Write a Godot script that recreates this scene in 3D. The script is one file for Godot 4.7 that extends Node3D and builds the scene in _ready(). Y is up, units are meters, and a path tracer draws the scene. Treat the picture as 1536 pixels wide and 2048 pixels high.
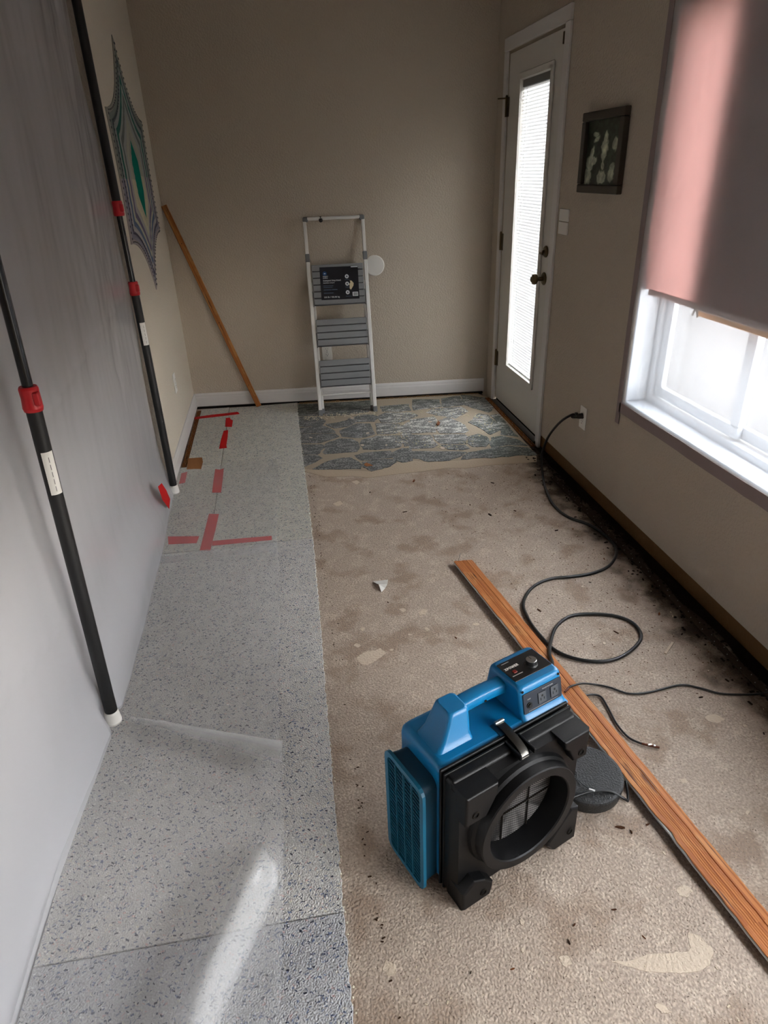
extends Node3D

# Room axes: x from the left wall (0) to the right wall (W), y up, z from the back wall (0) towards the viewer. Metres.
const W := 2.129
const BACK_TURN := -0.0888      # the back wall is not quite square to the side walls
const CEIL := 2.44

var M := {}


# ------------------------------------------------------------------ mesh helpers
class G:
	var v := PackedVector3Array()
	var n := PackedVector3Array()
	var uv := PackedVector2Array()
	var uo := Vector3.ZERO
	var uu := Vector3.ZERO
	var uw := Vector3.ZERO

	func uvmap(o: Vector3, u: Vector3, w: Vector3) -> G:
		uo = o
		uu = u
		uw = w
		return self

	func put(p: Vector3, q: Vector3) -> void:
		v.append(p)
		n.append(q)
		uv.append(Vector2((p - uo).dot(uu), (p - uo).dot(uw)))

	func tris(a: Vector3, b: Vector3, c: Vector3, na: Vector3, nb: Vector3, nc: Vector3) -> void:
		if (b - a).cross(c - a).dot(na + nb + nc) > 0.0:
			put(a, na)
			put(c, nc)
			put(b, nb)
		else:
			put(a, na)
			put(b, nb)
			put(c, nc)

	func tri(a: Vector3, b: Vector3, c: Vector3) -> void:
		var q := (b - a).cross(c - a).normalized()
		put(a, q)
		put(c, q)
		put(b, q)

	func quad(a: Vector3, b: Vector3, c: Vector3, d: Vector3) -> void:
		tri(a, b, c)
		tri(a, c, d)

	func quads(a: Vector3, b: Vector3, c: Vector3, d: Vector3, na: Vector3, nb: Vector3, nc: Vector3, nd: Vector3) -> void:
		tris(a, b, c, na, nb, nc)
		tris(a, c, d, na, nc, nd)

	# box with softly chamfered edges
	func box(c: Vector3, s: Vector3, r := 0.002, b := Basis.IDENTITY) -> G:
		var h := s * 0.5
		r = minf(r, minf(h.x, minf(h.y, h.z)) * 0.98)
		var P := func(sx: int, sy: int, sz: int, ax: int) -> Vector3:
			var sg := Vector3(sx, sy, sz)
			var q := sg * (h - Vector3(r, r, r))
			q[ax] += sg[ax] * r
			return c + b * q
		var N := func(ax: int, sg: int) -> Vector3:
			var q := Vector3.ZERO
			q[ax] = sg
			return b * q
		for ax in 3:
			var a1 := (ax + 1) % 3
			var a2 := (ax + 2) % 3
			for s0 in [-1, 1]:
				var cs := []
				for k in [[-1, -1], [1, -1], [1, 1], [-1, 1]]:
					var sg := [0, 0, 0]
					sg[ax] = s0
					sg[a1] = k[0]
					sg[a2] = k[1]
					cs.append(P.call(sg[0], sg[1], sg[2], ax))
				var q: Vector3 = N.call(ax, s0)
				quads(cs[0], cs[1], cs[2], cs[3], q, q, q, q)
			for s1 in [-1, 1]:
				for s2 in [-1, 1]:
					var e := []
					for k in [[-1, a1], [-1, a2], [1, a2], [1, a1]]:
						var sg := [0, 0, 0]
						sg[ax] = k[0]
						sg[a1] = s1
						sg[a2] = s2
						e.append(P.call(sg[0], sg[1], sg[2], k[1]))
					var n1: Vector3 = N.call(a1, s1)
					var n2: Vector3 = N.call(a2, s2)
					quads(e[0], e[1], e[2], e[3], n1, n2, n2, n1)
		for sx in [-1, 1]:
			for sy in [-1, 1]:
				for sz in [-1, 1]:
					tris(P.call(sx, sy, sz, 0), P.call(sx, sy, sz, 1), P.call(sx, sy, sz, 2), N.call(0, sx), N.call(1, sy), N.call(2, sz))
		return self

	# polygon (x, y) of the given frame, pulled out along its z from 0 to d, front edge chamfered by r
	func prism(poly: PackedVector2Array, d: float, t: Transform3D, r := 0.0, smooth := false) -> G:
		var k := poly.size()
		var area := 0.0
		for i in k:
			area += poly[i].cross(poly[(i + 1) % k])
		if area < 0.0:
			poly = poly.duplicate()
			poly.reverse()
		var en := []
		for i in k:
			var e := (poly[(i + 1) % k] - poly[i]).normalized()
			en.append(Vector2(e.y, -e.x))
		var inner := PackedVector2Array()
		for i in k:
			var m: Vector2 = en[i] + en[(i + k - 1) % k]
			m = m / maxf(m.length_squared() * 0.5, 0.35)
			inner.append(poly[i] - m * r)
		var idx := Geometry2D.triangulate_polygon(inner)
		var bz := t.basis.z.normalized()
		for i in range(0, idx.size(), 3):
			var a := t * Vector3(inner[idx[i]].x, inner[idx[i]].y, d)
			var b := t * Vector3(inner[idx[i + 1]].x, inner[idx[i + 1]].y, d)
			var c := t * Vector3(inner[idx[i + 2]].x, inner[idx[i + 2]].y, d)
			tris(a, b, c, bz, bz, bz)
		idx = Geometry2D.triangulate_polygon(poly)
		for i in range(0, idx.size(), 3):
			var a := t * Vector3(poly[idx[i]].x, poly[idx[i]].y, 0)
			var b := t * Vector3(poly[idx[i + 1]].x, poly[idx[i + 1]].y, 0)
			var c := t * Vector3(poly[idx[i + 2]].x, poly[idx[i + 2]].y, 0)
			tris(a, b, c, -bz, -bz, -bz)
		for i in k:
			var j := (i + 1) % k
			var ni: Vector2 = en[i]
			var nj: Vector2 = en[i]
			if smooth:
				ni = (en[i] + en[(i + k - 1) % k]).normalized()
				nj = (en[i] + en[j]).normalized()
			var wi := t.basis * Vector3(ni.x, ni.y, 0)
			var wj := t.basis * Vector3(nj.x, nj.y, 0)
			quads(t * Vector3(poly[i].x, poly[i].y, 0), t * Vector3(poly[j].x, poly[j].y, 0), t * Vector3(poly[j].x, poly[j].y, d - r), t * Vector3(poly[i].x, poly[i].y, d - r), wi, wj, wj, wi)
			if r > 0.0:
				quads(t * Vector3(poly[i].x, poly[i].y, d - r), t * Vector3(poly[j].x, poly[j].y, d - r), t * Vector3(inner[j].x, inner[j].y, d), t * Vector3(inner[i].x, inner[i].y, d), wi, wj, bz, bz)
		return self

	# smooth skin through rows of points; closed round each row if loop
	func skin(rows: Array, loop := false, caps := false) -> G:
		var nr := rows.size()
		var nc: int = rows[0].size()
		var nn := []
		for i in nr:
			var row := PackedVector3Array()
			for j in nc:
				var j0 := (j + nc - 1) % nc if loop else maxi(j - 1, 0)
				var j1 := (j + 1) % nc if loop else mini(j + 1, nc - 1)
				var du: Vector3 = rows[i][j1] - rows[i][j0]
				var dv: Vector3 = rows[mini(i + 1, nr - 1)][j] - rows[maxi(i - 1, 0)][j]
				row.append(du.cross(dv).normalized())
			nn.append(row)
		for i in nr - 1:
			for j in (nc if loop else nc - 1):
				var k := (j + 1) % nc
				quads(rows[i][j], rows[i][k], rows[i + 1][k], rows[i + 1][j], nn[i][j], nn[i][k], nn[i + 1][k], nn[i + 1][j])
		if caps:
			for e in [0, nr - 1]:
				var c := Vector3.ZERO
				for p in rows[e]:
					c += p
				c /= nc
				var other := Vector3.ZERO
				for p in rows[1 if e == 0 else nr - 2]:
					other += p
				other /= nc
				for j in nc:
					var a: Vector3 = rows[e][j]
					var b: Vector3 = rows[e][(j + 1) % nc]
					var q := (a - c).cross(b - c).normalized()
					if q.dot(c - other) < 0.0:
						q = -q
					tris(c, a, b, q, q, q)
		return self

	func tube(path: PackedVector3Array, r: float, seg := 8, caps := true, flat := 1.0) -> G:
		var rows := []
		var side := Vector3.ZERO
		for i in path.size():
			var d := (path[mini(i + 1, path.size() - 1)] - path[maxi(i - 1, 0)]).normalized()
			if side == Vector3.ZERO:
				side = d.cross(Vector3.UP)
				if side.length() < 0.05:
					side = d.cross(Vector3.RIGHT)
			side = (side - d * side.dot(d)).normalized()
			var up := side.cross(d)
			var row := PackedVector3Array()
			for j in seg:
				var a := TAU * j / seg
				row.append(path[i] + side * cos(a) * r + up * sin(a) * r * flat)
			rows.append(row)
		return skin(rows, true, caps)

	# profile of (radius, height) turned about the frame's y
	func lathe(prof: Array, t: Transform3D, seg := 32) -> G:
		for i in prof.size() - 1:
			var a: Vector2 = prof[i]
			var b: Vector2 = prof[i + 1]
			var e := (b - a).normalized()
			var q := Vector2(e.y, -e.x)
			for j in seg:
				var t0 := TAU * j / seg
				var t1 := TAU * (j + 1) / seg
				var d0 := Vector3(cos(t0), 0, sin(t0))
				var d1 := Vector3(cos(t1), 0, sin(t1))
				var n0 := t.basis * (d0 * q.x + Vector3(0, q.y, 0))
				var n1 := t.basis * (d1 * q.x + Vector3(0, q.y, 0))
				quads(t * (d0 * a.x + Vector3(0, a.y, 0)), t * (d1 * a.x + Vector3(0, a.y, 0)), t * (d1 * b.x + Vector3(0, b.y, 0)), t * (d0 * b.x + Vector3(0, b.y, 0)), n0, n1, n1, n0)
		return self

	func mesh() -> ArrayMesh:
		var a := []
		a.resize(Mesh.ARRAY_MAX)
		a[Mesh.ARRAY_VERTEX] = v
		a[Mesh.ARRAY_NORMAL] = n
		a[Mesh.ARRAY_TEX_UV] = uv
		var m := ArrayMesh.new()
		m.add_surface_from_arrays(Mesh.PRIMITIVE_TRIANGLES, a)
		return m


func obj(called: String, g: G, m: Material, parent: Node3D = self) -> MeshInstance3D:
	var o := MeshInstance3D.new()
	o.name = numbered(called, parent)
	o.mesh = g.mesh()
	o.material_override = m
	o.cast_shadow = GeometryInstance3D.SHADOW_CASTING_SETTING_ON
	parent.add_child(o, true)
	return o


func numbered(called: String, parent: Node) -> String:
	if not parent.has_node(called):
		return called
	var k := 1
	while parent.has_node("%s_%03d" % [called, k]):
		k += 1
	return "%s_%03d" % [called, k]


func tag(o: Node3D, label: String, category: String, group := "") -> Node3D:
	o.set_meta("label", label)
	o.set_meta("category", category)
	if group:
		o.set_meta("group", group)
	return o


func thing(called: String, label: String, category: String, at := Vector3.ZERO, turn := 0.0, group := "") -> Node3D:
	var o := Node3D.new()
	o.name = numbered(called, self)
	add_child(o, true)
	o.position = at
	o.rotation.y = turn
	return tag(o, label, category, group)


func struct(called: String, g: G, m: Material, parent: Node3D = self) -> MeshInstance3D:
	var o := obj(called, g, m, parent)
	if parent == self:
		o.set_meta("kind", "structure")
	return o


func text(s: String, size: float, m: Material, t: Transform3D, parent: Node3D, bold := true, depth := 0.0006, font := "Droid Sans") -> MeshInstance3D:
	var tm := TextMesh.new()
	var f := SystemFont.new()
	f.font_names = PackedStringArray([font])
	f.font_weight = 700 if bold else 400
	tm.font = f
	tm.text = s
	tm.font_size = 32
	tm.pixel_size = size / 32.0
	tm.depth = depth
	tm.curve_step = 2.0
	var o := MeshInstance3D.new()
	o.name = numbered("lettering", parent)
	o.mesh = tm
	o.material_override = m
	o.transform = t
	parent.add_child(o, true)
	return o


func catmull(p: Array, per := 8) -> PackedVector3Array:
	var out := PackedVector3Array()
	for i in p.size() - 1:
		var a: Vector3 = p[maxi(i - 1, 0)]
		var b: Vector3 = p[i]
		var c: Vector3 = p[i + 1]
		var d: Vector3 = p[mini(i + 2, p.size() - 1)]
		for k in per:
			out.append(b.cubic_interpolate(c, a, d, float(k) / per))
	out.append(p[p.size() - 1])
	return out


func frame(o: Vector3, x: Vector3, y: Vector3) -> Transform3D:
	var z := x.cross(y).normalized()
	return Transform3D(x.normalized(), y.normalized(), z, o)


# a frame lying on the floor: polygon x = room x, polygon y = -room z, out = up
func floor_frame(h: float) -> Transform3D:
	return Transform3D(Vector3.RIGHT, Vector3(0, 0, -1), Vector3.UP, Vector3(0, h, 0))


func ground_poly(p: Array) -> PackedVector2Array:
	var out := PackedVector2Array()
	for q in p:
		out.append(Vector2(q.x, -q.y))
	return out


# ------------------------------------------------------------------ textures and materials
func noise(w: int, h: int, freq: float, sd: int, type := FastNoiseLite.TYPE_SIMPLEX_SMOOTH, oct := 3, ridged := false) -> PackedByteArray:
	var f := FastNoiseLite.new()
	f.seed = sd
	f.noise_type = type
	f.frequency = freq
	f.fractal_type = FastNoiseLite.FRACTAL_RIDGED if ridged else FastNoiseLite.FRACTAL_FBM
	f.fractal_octaves = oct
	return f.get_image(w, h, false, false, true).get_data()


# the same, drawn out along one side
func streaks(w: int, h: int, sx: int, sy: int, freq: float, sd: int, oct := 3) -> PackedByteArray:
	var f := FastNoiseLite.new()
	f.seed = sd
	f.frequency = freq
	f.fractal_octaves = oct
	var im := f.get_image(w / sx, h / sy, false, false, true)
	im.resize(w, h, Image.INTERPOLATE_CUBIC)
	return im.get_data()


func picture(w: int, h: int, fn: Callable) -> ImageTexture:
	var d := PackedByteArray()
	d.resize(w * h * 3)
	for y in h:
		for x in w:
			var c: Color = fn.call(x, y, y * w + x)
			var k := (y * w + x) * 3
			d[k] = clampi(int(c.r * 255.0), 0, 255)
			d[k + 1] = clampi(int(c.g * 255.0), 0, 255)
			d[k + 2] = clampi(int(c.b * 255.0), 0, 255)
	return ImageTexture.create_from_image(Image.create_from_data(w, h, false, Image.FORMAT_RGB8, d))


func grey(w: int, h: int, d: PackedByteArray) -> ImageTexture:
	return ImageTexture.create_from_image(Image.create_from_data(w, h, false, Image.FORMAT_L8, d))


func rgb(r: float, g: float, b: float) -> Color:
	return Color(r / 255.0, g / 255.0, b / 255.0)


func mat(c: Color, rough := 0.6, spec := 0.5, metal := 0.0) -> StandardMaterial3D:
	var m := StandardMaterial3D.new()
	m.albedo_color = c
	m.roughness = rough
	m.metallic_specular = spec
	m.metallic = metal
	return m


func bumped(m: StandardMaterial3D, t: Texture2D, cm: float, scale := 0.0) -> StandardMaterial3D:
	m.heightmap_enabled = true
	m.heightmap_texture = t
	m.heightmap_scale = cm
	if scale > 0.0:
		m.uv1_triplanar = true
		m.uv1_world_triplanar = true
		m.uv1_scale = Vector3(scale, scale, scale)
	return m


func film(c: Color, alpha: float, rough: float, back := 0.0) -> StandardMaterial3D:
	var m := mat(Color(c.r, c.g, c.b, alpha), rough, 0.5)
	m.transparency = BaseMaterial3D.TRANSPARENCY_ALPHA
	m.cull_mode = BaseMaterial3D.CULL_DISABLED
	if back > 0.0:
		m.backlight_enabled = true
		m.backlight = Color(back, back, back)
	return m


func sstep(a: float, b: float, x: float) -> float:
	return smoothstep(a, b, x)


func _ready() -> void:
	# ---- camera, sky, exposure
	var cam := Camera3D.new()
	cam.name = "camera"
	cam.fov = 75.43
	cam.near = 0.05
	cam.far = 100.0
	cam.position = Vector3(0.6659, 1.5033, 4.6105)
	cam.rotation_order = EULER_ORDER_YXZ
	cam.rotation = Vector3(-0.4782, -0.1419, -0.0394)
	add_child(cam)
	cam.current = true
	var env := Environment.new()
	env.background_mode = Environment.BG_SKY
	var sky := Sky.new()
	var sm := ProceduralSkyMaterial.new()
	sm.sky_top_color = Color(0.93, 0.96, 1.0)
	sm.sky_horizon_color = Color(1.0, 0.975, 0.94)
	sm.ground_bottom_color = Color(0.62, 0.60, 0.57)
	sm.ground_horizon_color = Color(0.72, 0.70, 0.67)
	sm.sky_curve = 0.25
	sky.sky_material = sm
	env.sky = sky
	env.background_energy_multiplier = 22.0
	env.tonemap_mode = Environment.TONE_MAPPER_LINEAR
	env.tonemap_exposure = 1.35
	env.sdfgi_enabled = true
	env.ssao_enabled = true
	env.ssil_enabled = true
	var we := WorldEnvironment.new()
	we.name = "surroundings"
	we.environment = env
	add_child(we)
	materials()
	shell()
	door()
	window()
	flooring()
	air_mover()
	board()
	cords()
	barrier()
	ladder()
	wall_things()
	small_things()


func materials() -> void:
	# painted walls: faint roller texture
	var wn := noise(512, 512, 0.06, 3, FastNoiseLite.TYPE_SIMPLEX_SMOOTH, 4)
	var wt := grey(512, 512, wn)
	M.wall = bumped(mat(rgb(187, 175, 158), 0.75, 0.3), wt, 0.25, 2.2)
	M.wall_lit = bumped(mat(rgb(214, 204, 188), 0.75, 0.3), wt, 0.25, 2.2)  # lighter copy of the wall paint; window light put into the colour
	M.ceiling = mat(rgb(206, 202, 194), 0.9, 0.2)
	M.trim = mat(rgb(214, 210, 206), 0.4)
	M.door = mat(rgb(206, 202, 194), 0.35)
	M.dark = mat(rgb(28, 24, 20), 0.9, 0.2)
	M.black = bumped(mat(rgb(8, 8, 9), 0.46, 0.4), wt, 0.04, 18.0)
	M.rubber = mat(rgb(20, 20, 20), 0.4)
	M.blue = bumped(mat(rgb(0, 112, 166), 0.36, 0.5), wt, 0.03, 18.0)
	M.blue_dark = mat(rgb(4, 60, 84), 0.5)
	M.grille = mat(rgb(10, 98, 128), 0.5)
	M.silver = mat(rgb(190, 190, 188), 0.3, 0.5, 1.0)
	M.steel = mat(rgb(140, 138, 134), 0.35, 0.5, 1.0)
	M.brass = mat(rgb(96, 82, 58), 0.35, 0.5, 0.9)
	M.white_plastic = mat(rgb(228, 225, 218), 0.4)
	M.white_paint = mat(rgb(226, 224, 218), 0.45)
	M.grey_plastic = bumped(mat(rgb(112, 113, 114), 0.55), wt, 0.03, 14.0)
	M.slat_grey = bumped(mat(rgb(128, 129, 130), 0.55), wt, 0.05, 14.0)
	M.red_tape = mat(rgb(190, 18, 22), 0.6, 0.25)
	M.red = mat(rgb(196, 22, 32), 0.4)
	M.label_white = mat(rgb(232, 230, 224), 0.5)
	M.ink = mat(rgb(30, 30, 32), 0.6)
	M.paint_white = mat(rgb(222, 220, 214), 0.6)
	M.navy = mat(rgb(10, 12, 24), 0.35)
	M.glass = film(Color(1, 1, 1), 0.06, 0.02)
	M.plastic = film(rgb(206, 206, 210), 0.78, 0.3, 0.3)
	M.plastic.clearcoat_enabled = true
	M.plastic.clearcoat = 1.0
	M.plastic.clearcoat_roughness = 0.2
	M.floor_film = film(rgb(236, 236, 236), 0.235, 0.3, 0.4)
	M.floor_film.clearcoat_enabled = true
	M.floor_film.clearcoat = 0.8
	M.floor_film.clearcoat_roughness = 0.15
	M.window_film = film(rgb(228, 228, 230), 0.40, 0.4, 0.34)
	M.tape = mat(rgb(140, 124, 122), 0.55)
	M.slat_white = mat(rgb(232, 234, 234), 0.5)
	M.slat_white.backlight_enabled = true
	M.slat_white.backlight = Color(0.38, 0.38, 0.38)
	M.beige_tape = mat(rgb(176, 160, 140), 0.8)

	# bare floor: gypsum screed with stains, trowel smears and grit; one texel is 1.5 mm
	var w := 1024
	var h := 2048
	var a := noise(w, h, 0.006, 11, FastNoiseLite.TYPE_SIMPLEX_SMOOTH, 5)
	var b := noise(w, h, 0.016, 12, FastNoiseLite.TYPE_SIMPLEX_SMOOTH, 5)
	var c := noise(w, h, 0.16, 13, FastNoiseLite.TYPE_SIMPLEX_SMOOTH, 3)
	var d := noise(w, h, 0.03, 14, FastNoiseLite.TYPE_CELLULAR, 2)
	var e := noise(w, h, 0.5, 15, FastNoiseLite.TYPE_VALUE, 1)
	var base := Color(0.680, 0.615, 0.555)
	var brown := Color(0.40, 0.295, 0.215)
	var pale := Color(0.80, 0.74, 0.67)
	var dirt := Color(0.17, 0.14, 0.115)
	var paint := func(x: int, y: int, k: int) -> Color:
		var n1 := a[k] / 255.0
		var n2 := b[k] / 255.0
		var n3 := c[k] / 255.0
		var col := base.lerp(brown, 0.26 * sstep(0.50, 0.85, n1) * (0.5 + n3))
		col = col.lerp(pale, 0.40 * sstep(0.50, 0.80, n2 * 0.7 + n3 * 0.3))
		col = col.lerp(pale, 0.5 * sstep(0.86, 0.93, n2 * 0.5 + (1.0 - d[k] / 255.0) * 0.5))
		col *= 0.84 + 0.32 * n3
		if e[k] > 244:
			col = col.lerp(Color(0.82, 0.78, 0.70), 0.7)
		elif e[k] < 8:
			col = col.lerp(Color(0.20, 0.15, 0.12), 0.75)
		# grime that has gathered along the outer wall
		var wx := 0.6 + 1.53 * x / w
		col = col.lerp(dirt, 0.88 * sstep(1.88, 2.08, wx + (n1 - 0.5) * 0.16 + (n2 - 0.5) * 0.12 + (n3 - 0.5) * 0.08))
		return col
	M.floor = mat(Color.WHITE, 0.85, 0.25)
	M.floor.albedo_texture = picture(w, h, paint)
	var g1 := noise(w, h, 0.21, 21, FastNoiseLite.TYPE_SIMPLEX_SMOOTH, 3)
	bumped(M.floor, grey(w, h, g1), 0.24)
	M.slab = mat(rgb(150, 138, 124), 0.9, 0.2)
	M.plaster = bumped(mat(rgb(198, 181, 161), 0.85, 0.25), grey(512, 512, noise(512, 512, 0.05, 22)), 0.2, 3.0)
	M.mortar = bumped(mat(rgb(162, 148, 128), 0.85, 0.25), grey(512, 512, noise(512, 512, 0.04, 24)), 0.2, 3.0)
	M.thinset = bumped(mat(rgb(178, 160, 138), 0.85, 0.25), grey(512, 512, noise(512, 512, 0.05, 23)), 0.2, 3.0)

	# carpet padding: pressed foam crumbs
	var rng := RandomNumberGenerator.new()
	rng.seed = 5
	var pw := 1024
	var pn := noise(pw, pw, 0.012, 31)
	var pf := noise(pw, pw, 0.18, 32)
	var pad := Image.create(pw, pw, false, Image.FORMAT_RGB8)
	for y in pw:
		for x in pw:
			var k := 0.90 + 0.16 * (pf[y * pw + x] / 255.0) + 0.08 * (pn[y * pw + x] / 255.0 - 0.5)
			pad.set_pixel(x, y, Color(0.78 * k, 0.77 * k, 0.75 * k))
	var fleck := [rgb(112, 120, 142), rgb(84, 90, 106), rgb(64, 66, 76), rgb(206, 176, 168), rgb(214, 208, 190), rgb(222, 220, 214), rgb(140, 144, 154)]
	for i in 15000:
		var p := Vector2(rng.randf() * pw, rng.randf() * pw)
		var an := rng.randfn(0.0, 0.8)
		var dv := Vector2(cos(an), sin(an))
		var col: Color = fleck[[0, 1, 0, 2, 3, 4, 5, 6, 6, 5][rng.randi() % 10]]
		var ln := rng.randf_range(1.5, 8.0)
		var th: int = [1, 2, 2, 3, 4][rng.randi() % 5]
		var s := 0.0
		while s < ln:
			for q in th:
				pad.set_pixel(posmod(int(p.x + dv.x * s), pw), posmod(int(p.y + dv.y * s) + q, pw), col)
			s += 0.7
	M.pad = mat(Color.WHITE, 0.95, 0.15)
	M.pad.albedo_texture = ImageTexture.create_from_image(pad)
	bumped(M.pad, grey(pw, pw, pf), 0.35, 1.0)
	M.pad_edge = mat(rgb(206, 198, 176), 0.95, 0.1)

	# slate look of the entry: dark blue-grey with pale scrapings, dust and painted door light
	w = 1024
	var sa := streaks(w, w, 6, 1, 0.05, 41)
	var sb := noise(w, w, 0.006, 42, FastNoiseLite.TYPE_SIMPLEX_SMOOTH, 4)
	var sc := noise(w, w, 0.09, 43)
	var sd := streaks(w, w, 4, 2, 0.06, 44, 5)
	var slate := func(x: int, y: int, k: int) -> Color:
		var px := 0.72 + 1.4 * x / w
		var pz := -0.05 + 1.35 * y / w
		var n1 := 0.15 * sa[k] / 255.0 + 0.85 * sc[k] / 255.0
		var n2 := sb[k] / 255.0
		var n3 := sc[k] / 255.0
		var n4 := sd[k] / 255.0
		var col := Color(0.27, 0.275, 0.275).lerp(Color(0.40, 0.405, 0.40), n1)
		col = col.lerp(Color(0.24, 0.255, 0.225), 0.8 * sstep(0.30, 0.02, pz + (n2 - 0.5) * 0.3))
		col = col.lerp(Color(0.25, 0.285, 0.265), 0.75 * sstep(1.85, 2.05, px + 0.35 * (pz - 0.6) + (n2 - 0.5) * 0.3))
		var dust := 0.30 + 0.75 * sstep(0.55, 0.1, Vector2((px - 1.63) / 1.1, (pz - 0.55) / 0.95).length() + (n2 - 0.5) * 0.5)  # dust, with the bright pool of door light painted into its centre
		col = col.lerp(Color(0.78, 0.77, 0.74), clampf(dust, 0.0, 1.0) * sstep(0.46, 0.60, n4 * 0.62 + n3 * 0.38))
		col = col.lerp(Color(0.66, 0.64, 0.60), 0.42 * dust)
		return col * (0.78 + 0.44 * n3)
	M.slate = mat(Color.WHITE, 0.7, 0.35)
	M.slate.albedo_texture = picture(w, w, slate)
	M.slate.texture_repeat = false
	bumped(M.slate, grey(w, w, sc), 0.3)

	# pine: grain runs along the second texture axis
	var wa := streaks(256, 2048, 1, 64, 0.05, 51, 4)
	var wb := streaks(256, 2048, 1, 16, 0.25, 52, 2)
	var wc := noise(256, 2048, 0.004, 53, FastNoiseLite.TYPE_SIMPLEX_SMOOTH, 3)
	var pine := func(x: int, y: int, k: int) -> Color:
		var n1 := wa[k] / 255.0
		var n2 := wb[k] / 255.0
		var n3 := wc[k] / 255.0
		var col := Color(0.72, 0.455, 0.25).lerp(Color(0.60, 0.34, 0.165), sstep(0.3, 0.75, n1))
		col = col.lerp(Color(0.77, 0.54, 0.33), 0.6 * sstep(0.55, 0.75, n3))
		col = col.lerp(Color(0.26, 0.11, 0.05), 0.75 * sstep(0.66, 0.80, n3 * 0.55 + n1 * 0.45))
		return col * (0.93 + 0.14 * n2)
	M.pine = mat(Color.WHITE, 0.55, 0.4)
	M.pine.albedo_texture = picture(256, 2048, pine)
	M.lath = mat(rgb(226, 236, 236), 0.7, 0.3)
	M.lath.albedo_texture = M.pine.albedo_texture
	M.tack_wood = mat(rgb(160, 160, 152), 0.85, 0.2)
	M.tack_wood.albedo_texture = M.pine.albedo_texture
	M.old_wood = bumped(mat(rgb(58, 49, 40), 0.9, 0.2), wt, 0.2, 5.0)
	M.brown_board = bumped(mat(rgb(112, 84, 54), 0.85, 0.2), grey(512, 512, noise(512, 512, 0.03, 61)), 0.3, 2.0)
	M.cardboard = bumped(mat(rgb(152, 104, 66), 0.85, 0.2), wt, 0.1, 6.0)

	# shade cloth
	var fa := streaks(256, 256, 16, 1, 0.2, 71)
	M.shade = mat(rgb(158, 118, 112), 0.9, 0.2)
	M.shade.albedo_texture = picture(256, 256, func(x: int, y: int, k: int) -> Color: return Color.WHITE * (0.90 + 0.12 * fa[k] / 255.0))
	M.shade.uv1_triplanar = true
	M.shade.uv1_world_triplanar = true
	M.shade.uv1_scale = Vector3(3, 3, 3)
	M.shade.backlight_enabled = true
	M.shade.backlight = Color(0.9, 0.9, 0.9)


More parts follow.
